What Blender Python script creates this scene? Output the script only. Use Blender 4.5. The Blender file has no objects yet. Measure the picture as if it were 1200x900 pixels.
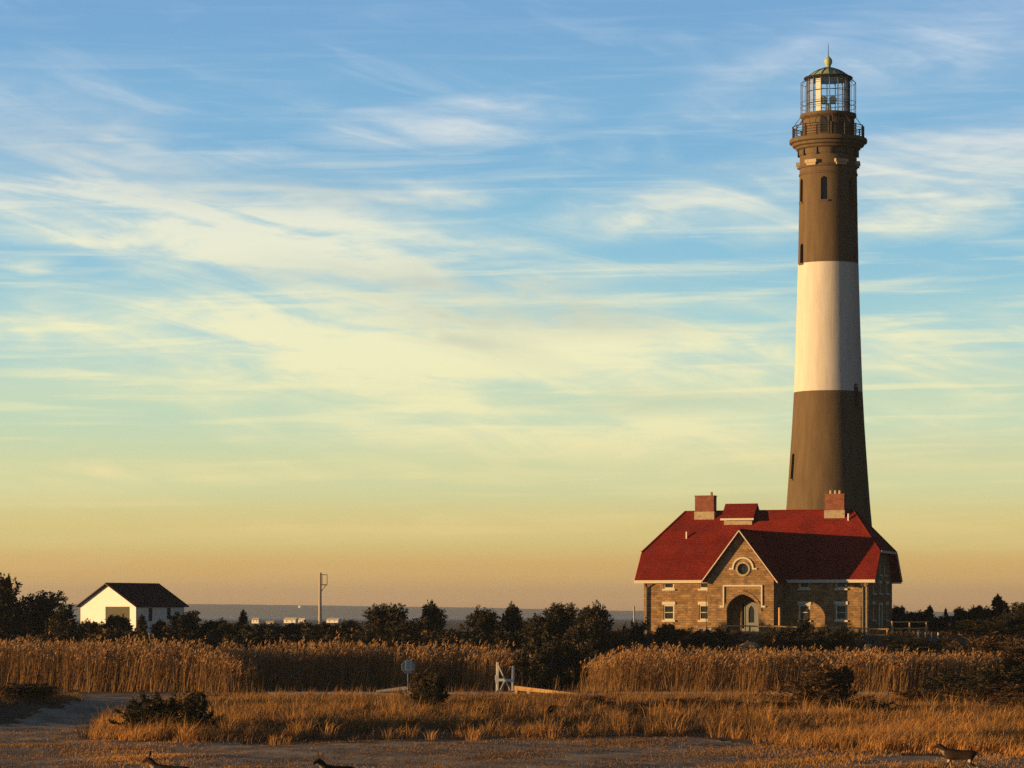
import bpy, bmesh, math, random
import numpy as np
from mathutils import Vector, Matrix, Euler

R = math.radians
C = bpy.context.scene.collection
SC = bpy.context.scene

# ------------------------------------------------------------------ camera, sky, sun, exposure
F = 3600.0            # focal length in photo pixels (photo 1200 wide)
HZ = 720.0            # photo row of the eye level


def P(x, y, Y):
    """point at distance Y in front of the camera that lies on a sight line of the photo"""
    return Vector(((x - 600) * Y / F, Y, (HZ - y) * Y / F))


cam_d = bpy.data.cameras.new('camera')
cam_d.lens = 36 * F / 1200
cam_d.sensor_width = 36
cam_d.sensor_fit = 'HORIZONTAL'
cam_d.shift_y = (HZ - 450) / 1200
cam_d.clip_start = 1
cam_d.clip_end = 40000
cam = bpy.data.objects.new('camera', cam_d)
C.objects.link(cam)
cam.location = (0, 0, 0)
cam.rotation_euler = (R(90), 0, 0)
SC.camera = cam

SC.view_settings.view_transform = 'Standard'
SC.view_settings.look = 'None'
SC.view_settings.exposure = 0.75
SC.view_settings.gamma = 1
SC.view_settings.use_curve_mapping = False

SUN_AZ = 74.5         # degrees from straight behind the camera, round to the left
SUN_EL = 3.1
sun_d = bpy.data.lights.new('sun', 'SUN')
sun_d.energy = 5.0
sun_d.angle = R(0.5)
sun_d.color = (1.0, 0.60, 0.24)
sun = bpy.data.objects.new('sun', sun_d)
C.objects.link(sun)
SDIR = Vector((-math.sin(R(SUN_AZ)) * math.cos(R(SUN_EL)), -math.cos(R(SUN_AZ)) * math.cos(R(SUN_EL)), math.sin(R(SUN_EL))))
sun.rotation_euler = SDIR.to_track_quat('Z', 'Y').to_euler()
sun.location = SDIR * 300

SKY_STRENGTH = 0.1
SKY_LEVEL = 0.66      # low sky radiance for this exposure


def s2l(c):
    return tuple(((v / 255) / 12.92 if v / 255 <= 0.04045 else ((v / 255 + 0.055) / 1.055) ** 2.4) for v in c)


def build_world():
    w = bpy.data.worlds.new('World')
    SC.world = w
    w.use_nodes = True
    nt = w.node_tree
    N, L = nt.nodes, nt.links
    N.clear()
    out = N.new('ShaderNodeOutputWorld')
    bg = N.new('ShaderNodeBackground')
    bg.inputs['Strength'].default_value = SKY_STRENGTH
    L.new(bg.outputs[0], out.inputs[0])

    def math_(op, a, b=None, c=None, clamp=False):
        n = N.new('ShaderNodeMath')
        n.operation = op
        n.use_clamp = clamp
        for i, v in enumerate((a, b, c)):
            if v is None:
                continue
            if isinstance(v, (int, float)):
                n.inputs[i].default_value = v
            else:
                L.new(v, n.inputs[i])
        return n.outputs[0]

    def mix(f, a, b, mode='MIX'):
        n = N.new('ShaderNodeMix')
        n.data_type = 'RGBA'
        n.blend_type = mode
        for i, v in ((0, f), (6, a), (7, b)):
            if isinstance(v, (int, float)):
                n.inputs[i].default_value = v
            elif isinstance(v, tuple):
                n.inputs[i].default_value = (*v, 1)
            else:
                L.new(v, n.inputs[i])
        return n.outputs[2]

    def ramp(f, stops, interp='LINEAR'):
        n = N.new('ShaderNodeValToRGB')
        n.color_ramp.interpolation = interp
        e = n.color_ramp.elements
        while len(e) < len(stops):
            e.new(0.5)
        for k, (p, c) in enumerate(stops):
            e[k].position = p
            e[k].color = (*c, 1) if isinstance(c, tuple) else (c, c, c, 1)
        L.new(f, n.inputs[0])
        return n.outputs[0]

    sky = N.new('ShaderNodeTexSky')
    sky.sky_type = 'NISHITA'
    sky.sun_disc = False
    sky.sun_elevation = R(SUN_EL)
    sky.sun_rotation = R(180 + SUN_AZ)
    sky.air_density = 1.0
    sky.dust_density = 1.5
    tc = N.new('ShaderNodeTexCoord')
    sp = N.new('ShaderNodeSeparateXYZ')
    L.new(tc.outputs['Generated'], sp.inputs[0])
    az = math_('ARCTAN2', sp.outputs[0], sp.outputs[1])     # radians, 0 straight ahead
    el = math_('ARCSINE', sp.outputs[2])
    # evening colours of the air by height above the horizon (units of 1 = 0.4 rad)
    en = math_('MULTIPLY', el, 1 / 0.4, clamp=True)

    def ep(y):
        return math.atan((HZ - y) / F) / 0.4
    base = ramp(en, [
        (0.0, s2l((188, 138, 82))), (ep(700), s2l((203, 152, 86))), (ep(670), s2l((215, 172, 96))),
        (ep(625), s2l((216, 197, 126))), (ep(560), s2l((206, 211, 160))), (ep(480), s2l((189, 212, 184))),
        (ep(390), s2l((160, 203, 207))), (ep(290), s2l((136, 189, 212))), (ep(150), s2l((120, 173, 209))), (ep(0), s2l((113, 162, 204))),
        (1.0, s2l((66, 104, 172)))], 'EASE')
    # ---- clouds: long streaks laid out by compass direction and height
    cv = N.new('ShaderNodeCombineXYZ')
    L.new(az, cv.inputs[0])
    L.new(el, cv.inputs[1])

    def noise(scale_xyz, rot, sc, det, rough=0.55, dist=0.0, loc=(0, 0, 0)):
        m0 = N.new('ShaderNodeMapping')
        m0.inputs['Rotation'].default_value = (0, 0, rot)
        L.new(cv.outputs[0], m0.inputs[0])
        m = N.new('ShaderNodeMapping')
        m.inputs['Scale'].default_value = scale_xyz
        m.inputs['Location'].default_value = loc
        L.new(m0.outputs[0], m.inputs[0])
        n = N.new('ShaderNodeTexNoise')
        n.inputs['Scale'].default_value = sc
        n.inputs['Detail'].default_value = det
        n.inputs['Roughness'].default_value = rough
        n.inputs['Distortion'].default_value = dist
        L.new(m.outputs[0], n.inputs['Vector'])
        return n
    warp = noise((1, 2.6, 1), 0, 26, 4)
    wv = N.new('ShaderNodeVectorMath')
    wv.operation = 'MULTIPLY_ADD'
    L.new(warp.outputs['Color'], wv.inputs[0])
    wv.inputs[1].default_value = (0.030, 0.010, 0)
    wv.inputs[2].default_value = (-0.015, -0.005, 0)
    wadd = N.new('ShaderNodeVectorMath')
    wadd.operation = 'ADD'
    L.new(cv.outputs[0], wadd.inputs[0])
    L.new(wv.outputs[0], wadd.inputs[1])

    def blobs(lst):
        tot = None
        for (x, y, sx, sy, rot, amp) in lst:
            m = N.new('ShaderNodeMapping')
            m.vector_type = 'TEXTURE'
            m.inputs['Location'].default_value = (math.atan((x - 600) / F), math.atan((HZ - y) / F), 0)
            m.inputs['Rotation'].default_value = (0, 0, R(rot))
            m.inputs['Scale'].default_value = (sx / F, sy / F, 1)
            L.new(wadd.outputs[0], m.inputs[0])
            g = N.new('ShaderNodeTexGradient')
            g.gradient_type = 'SPHERICAL'
            L.new(m.outputs[0], g.inputs[0])
            tot = math_('MULTIPLY', g.outputs[1], amp) if tot is None else math_('MULTIPLY_ADD', g.outputs[1], amp, tot)
        return tot
    # (photo column, row, half length, half height, tilt, strength)
    light = blobs([
        (20, 125, 230, 50, -3, 0.55), (40, 175, 240, 60, -8, 0.35), (120, 235, 400, 70, -9, 0.65), (330, 285, 430, 80, -7, 0.95), (200, 258, 320, 44, -11, 0.5),
        (470, 345, 330, 70, -17, 0.8), (330, 390, 420, 50, -3, 1.0), (440, 405, 260, 60, -12, 1.1), (90, 395, 150, 40, 4, 0.8),
        (520, 145, 190, 34, 4, 1.0), (525, 226, 120, 20, 0, 0.9), (240, 190, 260, 16, 0, 0.6), (160, 172, 60, 14, 0, 0.8),
        (760, 255, 70, 26, 10, 0.75), (840, 225, 330, 44, 12, 0.7), (1130, 195, 340, 60, 13, 0.9), (1130, 248, 200, 34, 14, 0.9), (1090, 75, 260, 44, 24, 0.5),
        (1100, 50, 340, 90, 10, 0.5), (900, 80, 260, 30, 25, 0.3), (1060, 233, 110, 9, -7, 0.9), (860, 355, 150, 18, -4, 0.6),
        (700, 400, 420, 60, -4, 0.7), (760, 430, 300, 44, 0, 0.7), (1100, 420, 320, 70, 8, 0.6), (560, 480, 500, 60, -6, 0.7),
        (300, 440, 460, 36, 2, 0.7), (200, 552, 480, 20, 2, 0.6), (660, 520, 480, 50, -4, 0.6), (60, 575, 200, 26, 3, 0.5),
        (500, 615, 420, 24, 2, 0.35), (30, 308, 46, 16, 0, 0.9), (60, 280, 160, 14, -3, 0.6), (1000, 500, 520, 70, 0, 0.5), (620, 340, 260, 30, 6, 0.35),
    ])
    dark = blobs([
        (470, 335, 260, 40, -5, 0.9), (330, 225, 260, 36, -3, 0.6), (600, 380, 280, 30, -2, 0.7), (620, 355, 200, 40, -4, 0.4),
        (60, 175, 260, 70, -4, 0.5), (780, 470, 220, 20, 0, 0.6), (560, 405, 160, 24, -14, 0.5), (880, 590, 160, 16, 2, 0.3), (1100, 530, 260, 30, 4, 0.4),
    ])
    n1 = noise((1, 4.8, 1), R(11), 17, 8, 0.55, 0.8)
    n2 = noise((1, 4.0, 1), R(-7), 55, 8, 0.64, 0.4, (3, 1, 0))
    f1 = ramp(n1.outputs[0], [(0.30, 0.20), (0.68, 1.0)], 'EASE')
    f2 = ramp(n2.outputs[0], [(0.30, 0.74), (0.70, 1.1)], 'EASE')
    lm = math_('MULTIPLY', math_('MULTIPLY', light, f1), f2)
    # faint general veil between the streaks
    veil = ramp(n1.outputs[0], [(0.50, 0.0), (0.80, 0.30)], 'EASE')
    vh = ramp(en, [(0.0, 0.15), (0.25, 1.0), (0.8, 0.6)])
    n3 = noise((1, 16, 1), R(-1.0), 12, 7, 0.58, 0.4, (7, 2, 0))
    low = math_('MULTIPLY', ramp(n3.outputs[0], [(0.46, 0.0), (0.72, 0.55)], 'EASE'), ramp(en, [(0.0, 0.0), (0.06, 0.5), (0.2, 1.0), (0.45, 0.25)]))
    lm = math_('ADD', lm, math_('MULTIPLY', veil, vh), clamp=True)
    lm = math_('ADD', lm, low)
    lm = math_('SMOOTH_MIN', lm, 0.84, 0.4)
    dm = math_('MULTIPLY', math_('MULTIPLY', dark, f1), 0.85, clamp=True)
    ccol = ramp(en, [(0.0, s2l((222, 170, 104))), (ep(620), s2l((236, 212, 144))), (ep(500), s2l((240, 232, 180))), (ep(400), s2l((246, 238, 188))),
                     (ep(280), s2l((240, 236, 205))), (ep(150), s2l((216, 222, 222))), (ep(20), s2l((186, 205, 226))), (1.0, s2l((150, 175, 210)))])
    dcol = ramp(en, [(0.0, s2l((186, 158, 110))), (ep(500), s2l((190, 196, 164))), (ep(340), s2l((176, 190, 186))), (ep(180), s2l((160, 184, 200))), (1.0, s2l((120, 140, 170)))])
    col = mix(dm, mix(lm, base, ccol), dcol)
    # 1 unit of colour at the horizon side of the sky = 1 / strength in background units
    sc = N.new('ShaderNodeVectorMath')
    sc.operation = 'SCALE'
    L.new(col, sc.inputs[0])
    # the sky opposite the sun and the zenith are darker at dusk
    sd = N.new('ShaderNodeVectorMath')
    sd.operation = 'DOT_PRODUCT'
    L.new(tc.outputs['Generated'], sd.inputs[0])
    sd.inputs[1].default_value = tuple(SDIR)
    away = ramp(math_('MULTIPLY_ADD', sd.outputs['Value'], 0.5, 0.5), [(0.12, 0.20), (0.28, 1.0)], 'EASE')
    high = ramp(en, [(0.50, 1.0), (0.95, 0.20)], 'EASE')
    dim = math_('MULTIPLY', away, high)
    L.new(math_('MULTIPLY', dim, SKY_LEVEL / SKY_STRENGTH), sc.inputs['Scale'])
    fac = ramp(en, [(0.0, 0.97), (0.55, 0.97), (1.0, 0.85)])
    L.new(mix(fac, sky.outputs[0], sc.outputs[0]), bg.inputs[0])
    w.cycles.sampling_method = 'MANUAL'
    w.cycles.sample_map_resolution = 512


build_world()

SC.cycles.use_denoising = False     # the photograph is grainy too
SC.cycles.max_bounces = 6
SC.cycles.transparent_max_bounces = 12
SC.cycles.volume_bounces = 0

# ------------------------------------------------------------------ materials


def nodes_mat(name):
    m = bpy.data.materials.new(name)
    m.use_nodes = True
    nt = m.node_tree
    b = nt.nodes['Principled BSDF']
    return m, nt, nt.nodes, nt.links, b


def mat(name, col, rough=0.8, var=0.25, scale=3.0, bump=0.0, stretch=(1, 1, 1), spec=0.3, metal=0.0, detail=6):
    """one colour, broken up by wear and weathering"""
    m, nt, N, L, b = nodes_mat(name)
    b.inputs['Roughness'].default_value = rough
    b.inputs['Specular IOR Level'].default_value = spec
    b.inputs['Metallic'].default_value = metal
    tc = N.new('ShaderNodeTexCoord')
    mp = N.new('ShaderNodeMapping')
    mp.inputs['Scale'].default_value = stretch
    L.new(tc.outputs['Object'], mp.inputs[0])
    nz = N.new('ShaderNodeTexNoise')
    nz.inputs['Scale'].default_value = scale
    nz.inputs['Detail'].default_value = detail
    nz.inputs['Roughness'].default_value = 0.65
    L.new(mp.outputs[0], nz.inputs['Vector'])
    cr = N.new('ShaderNodeValToRGB')
    cr.color_ramp.elements[0].position = 0.28
    cr.color_ramp.elements[1].position = 0.72
    cr.color_ramp.elements[0].color = (*[c * (1 - var) for c in col], 1)
    cr.color_ramp.elements[1].color = (*[min(1, c * (1 + var)) for c in col], 1)
    L.new(nz.outputs[0], cr.inputs[0])
    L.new(cr.outputs[0], b.inputs['Base Color'])
    if bump:
        bp = N.new('ShaderNodeBump')
        bp.inputs['Strength'].default_value = bump
        bp.inputs['Distance'].default_value = 0.05
        L.new(nz.outputs[0], bp.inputs['Height'])
        L.new(bp.outputs[0], b.inputs['Normal'])
    return m


def brick_mat(name, c1, c2, mortar, bw, bh, msize=0.02, var=0.35, bump=0.5):
    m, nt, N, L, b = nodes_mat(name)
    b.inputs['Roughness'].default_value = 0.9
    b.inputs['Specular IOR Level'].default_value = 0.2
    tc = N.new('ShaderNodeTexCoord')
    sp = N.new('ShaderNodeSeparateXYZ')
    L.new(tc.outputs['Object'], sp.inputs[0])
    ad = N.new('ShaderNodeMath')
    L.new(sp.outputs[0], ad.inputs[0])
    L.new(sp.outputs[1], ad.inputs[1])
    cb = N.new('ShaderNodeCombineXYZ')
    L.new(ad.outputs[0], cb.inputs[0])
    L.new(sp.outputs[2], cb.inputs[1])
    br = N.new('ShaderNodeTexBrick')
    br.inputs['Scale'].default_value = 1.0
    br.inputs['Brick Width'].default_value = bw
    br.inputs['Row Height'].default_value = bh
    br.inputs['Mortar Size'].default_value = msize
    br.inputs['Mortar Smooth'].default_value = 0.3
    br.inputs['Color1'].default_value = (*c1, 1)
    br.inputs['Color2'].default_value = (*c2, 1)
    br.inputs['Mortar'].default_value = (*mortar, 1)
    br.offset = 0.42
    L.new(cb.outputs[0], br.inputs['Vector'])
    nz = N.new('ShaderNodeTexNoise')
    nz.inputs['Scale'].default_value = 1.6
    nz.inputs['Detail'].default_value = 8
    nz.inputs['Roughness'].default_value = 0.7
    L.new(tc.outputs['Object'], nz.inputs['Vector'])
    cr = N.new('ShaderNodeValToRGB')
    cr.color_ramp.elements[0].position = 0.3
    cr.color_ramp.elements[1].position = 0.7
    cr.color_ramp.elements[0].color = (1 - var,) * 3 + (1,)
    cr.color_ramp.elements[1].color = (1 + var,) * 3 + (1,)
    L.new(nz.outputs[0], cr.inputs[0])
    mx = N.new('ShaderNodeMix')
    mx.data_type = 'RGBA'
    mx.blend_type = 'MULTIPLY'
    mx.inputs[0].default_value = 1
    L.new(br.outputs[0], mx.inputs[6])
    L.new(cr.outputs[0], mx.inputs[7])
    L.new(mx.outputs[2], b.inputs['Base Color'])
    bp = N.new('ShaderNodeBump')
    bp.inputs['Strength'].default_value = bump
    bp.inputs['Distance'].default_value = 0.03
    bp.invert = True
    L.new(br.outputs['Fac'], bp.inputs['Height'])
    L.new(bp.outputs[0], b.inputs['Normal'])
    return m


def shingle_mat(name, col):
    m, nt, N, L, b = nodes_mat(name)
    b.inputs['Roughness'].default_value = 0.9
    b.inputs['Specular IOR Level'].default_value = 0.15
    tc = N.new('ShaderNodeTexCoord')
    n1 = N.new('ShaderNodeTexNoise')
    n1.inputs['Scale'].default_value = 0.6
    n1.inputs['Detail'].default_value = 8
    L.new(tc.outputs['Object'], n1.inputs['Vector'])
    mp = N.new('ShaderNodeMapping')
    mp.inputs['Scale'].default_value = (3, 3, 9)
    L.new(tc.outputs['Object'], mp.inputs[0])
    n2 = N.new('ShaderNodeTexNoise')
    n2.inputs['Scale'].default_value = 1.2
    n2.inputs['Detail'].default_value = 4
    L.new(mp.outputs[0], n2.inputs['Vector'])
    wv = N.new('ShaderNodeTexWave')
    wv.bands_direction = 'Z'
    wv.inputs['Scale'].default_value = 1.6
    wv.inputs['Distortion'].default_value = 0.6
    L.new(tc.outputs['Object'], wv.inputs['Vector'])
    ad = N.new('ShaderNodeMath')
    L.new(n1.outputs[0], ad.inputs[0])
    L.new(n2.outputs[0], ad.inputs[1])
    cr = N.new('ShaderNodeValToRGB')
    cr.color_ramp.elements[0].position = 0.35
    cr.color_ramp.elements[1].position = 0.68
    cr.color_ramp.elements[0].color = (*[c * 0.58 for c in col], 1)
    cr.color_ramp.elements[1].color = (*[c * 1.28 for c in col], 1)
    hv = N.new('ShaderNodeMath')
    hv.operation = 'MULTIPLY'
    hv.inputs[1].default_value = 0.5
    wc = N.new('ShaderNodeMath')
    wc.operation = 'MULTIPLY_ADD'
    wc.inputs[1].default_value = 0.16
    L.new(wv.outputs['Fac'], wc.inputs[0])
    L.new(ad.outputs[0], wc.inputs[2])
    sb = N.new('ShaderNodeMath')
    sb.operation = 'SUBTRACT'
    sb.inputs[1].default_value = 0.08
    L.new(wc.outputs[0], sb.inputs[0])
    L.new(sb.outputs[0], hv.inputs[0])
    L.new(hv.outputs[0], cr.inputs[0])
    L.new(cr.outputs[0], b.inputs['Base Color'])
    bp = N.new('ShaderNodeBump')
    bp.inputs['Strength'].default_value = 0.12
    bp.inputs['Distance'].default_value = 0.03
    L.new(wv.outputs['Fac'], bp.inputs['Height'])
    L.new(bp.outputs[0], b.inputs['Normal'])
    return m


def tint_mat(name, stops, translucent=0.25, rough=0.85):
    """plant material; each blade or leaf carries its own tint"""
    m, nt, N, L, b = nodes_mat(name)
    at = N.new('ShaderNodeAttribute')
    at.attribute_name = 'tint'
    cr = N.new('ShaderNodeValToRGB')
    e = cr.color_ramp.elements
    while len(e) < len(stops):
        e.new(0.5)
    for k, (p, c) in enumerate(stops):
        e[k].position = p
        e[k].color = (*c, 1)
    L.new(at.outputs['Fac'], cr.inputs[0])
    L.new(cr.outputs[0], b.inputs['Base Color'])
    b.inputs['Roughness'].default_value = rough
    b.inputs['Specular IOR Level'].default_value = 0.12
    if translucent:
        tr = N.new('ShaderNodeBsdfTranslucent')
        L.new(cr.outputs[0], tr.inputs[0])
        mx = N.new('ShaderNodeMixShader')
        mx.inputs[0].default_value = translucent
        L.new(b.outputs[0], mx.inputs[1])
        L.new(tr.outputs[0], mx.inputs[2])
        L.new(mx.outputs[0], N['Material Output'].inputs[0])
    return m


def glass_mat(name, tintc=(0.9, 0.95, 0.95), refl=0.12):
    m, nt, N, L, b = nodes_mat(name)
    N.remove(b)
    t = N.new('ShaderNodeBsdfTransparent')
    t.inputs[0].default_value = (*tintc, 1)
    g = N.new('ShaderNodeBsdfGlossy')
    g.inputs['Roughness'].default_value = 0.05
    lw = N.new('ShaderNodeLayerWeight')
    lw.inputs[0].default_value = 0.35
    mu = N.new('ShaderNodeMath')
    mu.operation = 'MULTIPLY_ADD'
    L.new(lw.outputs['Fresnel'], mu.inputs[0])
    mu.inputs[1].default_value = 0.6
    mu.inputs[2].default_value = refl
    mx = N.new('ShaderNodeMixShader')
    L.new(mu.outputs[0], mx.inputs[0])
    L.new(t.outputs[0], mx.inputs[1])
    L.new(g.outputs[0], mx.inputs[2])
    L.new(mx.outputs[0], N['Material Output'].inputs[0])
    return m


M = {}
M['stone'] = brick_mat('stone', (0.33, 0.205, 0.092), (0.19, 0.115, 0.054), (0.18, 0.12, 0.066), 0.46, 0.20, 0.016, 0.42, 0.6)
M['brick'] = brick_mat('brick', (0.29, 0.080, 0.042), (0.20, 0.056, 0.034), (0.20, 0.12, 0.08), 0.25, 0.09, 0.012, 0.35)
M['capstone'] = mat('capstone', (0.36, 0.29, 0.19), 0.9, 0.3, 4, 0.3)
M['red_roof'] = shingle_mat('red_roof', (0.185, 0.017, 0.010))
M['dark_roof'] = shingle_mat('dark_roof', (0.060, 0.026, 0.020))
M['cream'] = mat('cream_paint', (0.58, 0.52, 0.40), 0.6, 0.08, 5)
M['white'] = mat('white_paint', (0.62, 0.62, 0.60), 0.6, 0.07, 2.0)
M['shed_white'] = mat('shed_white', (0.73, 0.72, 0.69), 0.7, 0.06, 1.5)
M['glass_dark'] = mat('window_glass', (0.018, 0.022, 0.020), 0.35, 0.3, 2, 0, (1, 1, 1), 0.35)
M['dark_metal'] = mat('dark_metal', (0.022, 0.022, 0.022), 0.5, 0.2, 8)
M['iron_brown'] = mat('brown_iron', (0.095, 0.060, 0.032), 0.7, 0.25, 5)
M['tower_brown'] = mat('tower_brown', (0.116, 0.081, 0.045), 0.85, 0.24, 1.2, 0.35, (1.6, 1.6, 0.22), 0.2)
M['tower_white'] = mat('tower_white', (0.54, 0.515, 0.47), 0.8, 0.10, 1.1, 0.35, (1.6, 1.6, 0.25), 0.2)
M['bronze'] = mat('bronze', (0.31, 0.39, 0.23), 0.55, 0.25, 6)
M['brass'] = mat('brass', (0.42, 0.30, 0.10), 0.35, 0.2, 6, 0, (1, 1, 1), 0.5, 0.5)
M['lantern_glass'] = glass_mat('lantern_glass', (0.97, 1.0, 1.0), 0.06)
M['lantern_blind'] = mat('lantern_blind', (0.62, 0.62, 0.56), 0.8, 0.05, 3)
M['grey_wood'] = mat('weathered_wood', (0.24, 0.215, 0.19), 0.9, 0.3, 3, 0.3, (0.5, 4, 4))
M['wood'] = mat('orange_wood', (0.50, 0.30, 0.12), 0.85, 0.3, 3, 0.3, (0.5, 4, 4))  # the ramp beam's sunlit orange is put into this colour
M['pole_wood'] = mat('pole_wood', (0.34, 0.29, 0.23), 0.9, 0.25, 3, 0.3, (5, 5, 0.4))
M['olive'] = mat('olive_door', (0.060, 0.056, 0.026), 0.7, 0.15, 2)
M['pale_door'] = mat('pale_door', (0.20, 0.21, 0.20), 0.6, 0.08, 3)
M['green_door'] = mat('green_door', (0.05, 0.11, 0.07), 0.5, 0.15, 3)
M['floor'] = mat('porch_floor', (0.28, 0.23, 0.17), 0.9, 0.2, 3)
M['sign_grey'] = mat('sign_metal', (0.30, 0.305, 0.31), 0.5, 0.1, 5)
M['ink'] = mat('ink', (0.04, 0.04, 0.05), 0.7, 0.1, 5)
M['bark'] = mat('bark', (0.075, 0.052, 0.036), 0.95, 0.3, 8, 0.4, (4, 4, 0.6))
M['rock'] = mat('rock', (0.44, 0.27, 0.13), 0.95, 0.3, 2, 0.6)
M['cedar'] = tint_mat('cedar_needles', [(0, (0.016, 0.018, 0.009)), (0.55, (0.042, 0.037, 0.016)), (1, (0.13, 0.082, 0.034))], 0.10)  # warm top stop paints sunlit sides into some needles
M['scrub'] = tint_mat('scrub_leaves', [(0, (0.034, 0.024, 0.012)), (0.5, (0.10, 0.060, 0.026)), (1, (0.26, 0.135, 0.050))], 0.2)
M['reed'] = tint_mat('reed', [(0, (0.10, 0.054, 0.020)), (0.35, (0.29, 0.165, 0.062)), (0.7, (0.43, 0.238, 0.092)), (1, (0.47, 0.28, 0.13))], 0.35)
M['grass'] = tint_mat('dry_grass', [(0, (0.075, 0.050, 0.022)), (0.35, (0.26, 0.142, 0.054)), (0.7, (0.54, 0.27, 0.078)), (1, (0.72, 0.38, 0.105))], 0.38)

# ------------------------------------------------------------------ objects and meshes


def tag(o, label=None, cat=None, group=None, kind=None):
    if label:
        o['label'] = label
    if cat:
        o['category'] = cat
    if group:
        o['group'] = group
    if kind:
        o['kind'] = kind
    return o


def thing(name, label, cat, loc=(0, 0, 0), rz=0.0, group=None):
    o = bpy.data.objects.new(name, None)
    o.empty_display_size = 0.3
    C.objects.link(o)
    o.location = loc
    o.rotation_euler = (0, 0, rz)
    return tag(o, label, cat, group)


def link(name, me, m=None, parent=None):
    o = bpy.data.objects.new(name, me)
    C.objects.link(o)
    if m is not None:
        for x in (m if isinstance(m, (list, tuple)) else [m]):
            me.materials.append(x)
    if parent is not None:
        o.parent = parent
    return o


class MB:
    """collects simple shapes into one mesh"""

    def __init__(self):
        self.v, self.f = [], []

    def add(self, vs, fs):
        k = len(self.v)
        self.v += [tuple(x) for x in vs]
        self.f += [[i + k for i in f] for f in fs]
        return self

    def box(self, c, s, rot=None):
        c = Vector(c)
        h = Vector(s) / 2
        pts = []
        for dx in (-1, 1):
            for dy in (-1, 1):
                for dz in (-1, 1):
                    p = Vector((dx * h.x, dy * h.y, dz * h.z))
                    if rot is not None:
                        p = rot @ p
                    pts.append(c + p)
        return self.add(pts, [(0, 1, 3, 2), (4, 6, 7, 5), (0, 4, 5, 1), (2, 3, 7, 6), (0, 2, 6, 4), (1, 5, 7, 3)])

    def bar(self, a, b, w, h, up=(0, 0, 1)):
        a, b = Vector(a), Vector(b)
        d = b - a
        x = d.normalized()
        up = Vector(up)
        if abs(x.dot(up)) > 0.99:
            up = Vector((0, 1, 0))
        y = up.cross(x).normalized()
        z = x.cross(y)
        m = Matrix((x, y, z)).transposed()
        return self.box((a + b) / 2, (d.length, w, h), m)

    def tube(self, pts, rad, n=8, cap=True):
        pts = [Vector(p) for p in pts]
        if isinstance(rad, (int, float)):
            rad = [rad] * len(pts)
        rings = []
        for i, p in enumerate(pts):
            d = (pts[min(i + 1, len(pts) - 1)] - pts[max(i - 1, 0)]).normalized()
            up = Vector((0, 0, 1)) if abs(d.z) < 0.95 else Vector((1, 0, 0))
            a = up.cross(d).normalized()
            b = d.cross(a)
            rings.append([p + (a * math.cos(t) + b * math.sin(t)) * rad[i] for t in [2 * math.pi * k / n for k in range(n)]])
        vs = [q for r in rings for q in r]
        fs = []
        for i in range(len(pts) - 1):
            for k in range(n):
                fs.append((i * n + k, i * n + (k + 1) % n, (i + 1) * n + (k + 1) % n, (i + 1) * n + k))
        if cap:
            fs.append(tuple(range(n))[::-1])
            fs.append(tuple(range((len(pts) - 1) * n, len(pts) * n)))
        return self.add(vs, fs)

    def lathe(self, prof, n=48, closed=False, cap=True):
        vs = []
        for r, z in prof:
            for k in range(n):
                t = 2 * math.pi * k / n
                vs.append((r * math.cos(t), r * math.sin(t), z))
        fs = []
        m = len(prof)
        for i in range(m if closed else m - 1):
            j = (i + 1) % m
            for k in range(n):
                fs.append((i * n + k, i * n + (k + 1) % n, j * n + (k + 1) % n, j * n + k))
        if cap and not closed:
            fs.append(tuple(range(n))[::-1])
            fs.append(tuple(range((m - 1) * n, m * n)))
        return self.add(vs, fs)

    def slab(self, pts, th):
        """flat polygon given a thickness downwards along its normal"""
        pts = [Vector(p) for p in pts]
        nrm = (pts[1] - pts[0]).cross(pts[2] - pts[0]).normalized()
        if nrm.z < 0:
            pts = pts[::-1]
            nrm = -nrm
        k = len(pts)
        low = [p - nrm * th for p in pts]
        fs = [tuple(range(k)), tuple(range(k, 2 * k))[::-1]]
        for i in range(k):
            j = (i + 1) % k
            fs.append((i, k + i, k + j, j))
        return self.add(pts + low, fs)

    def mesh(self, name, smooth=False):
        me = bpy.data.meshes.new(name)
        me.from_pydata(self.v, [], self.f)
        bm = bmesh.new()
        bm.from_mesh(me)
        bmesh.ops.recalc_face_normals(bm, faces=bm.faces)
        bm.to_mesh(me)
        bm.free()
        if smooth:
            me.polygons.foreach_set('use_smooth', [True] * len(me.polygons))
            try:
                me.set_sharp_from_angle(angle=R(40))
            except Exception:
                pass
        return me

    def build(self, name, m, parent=None, smooth=False):
        return link(name, self.mesh(name, smooth), m, parent)


def evaluated(o):
    dg = bpy.context.evaluated_depsgraph_get()
    dg.update()
    return bpy.data.meshes.new_from_object(o.evaluated_get(dg))


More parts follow.
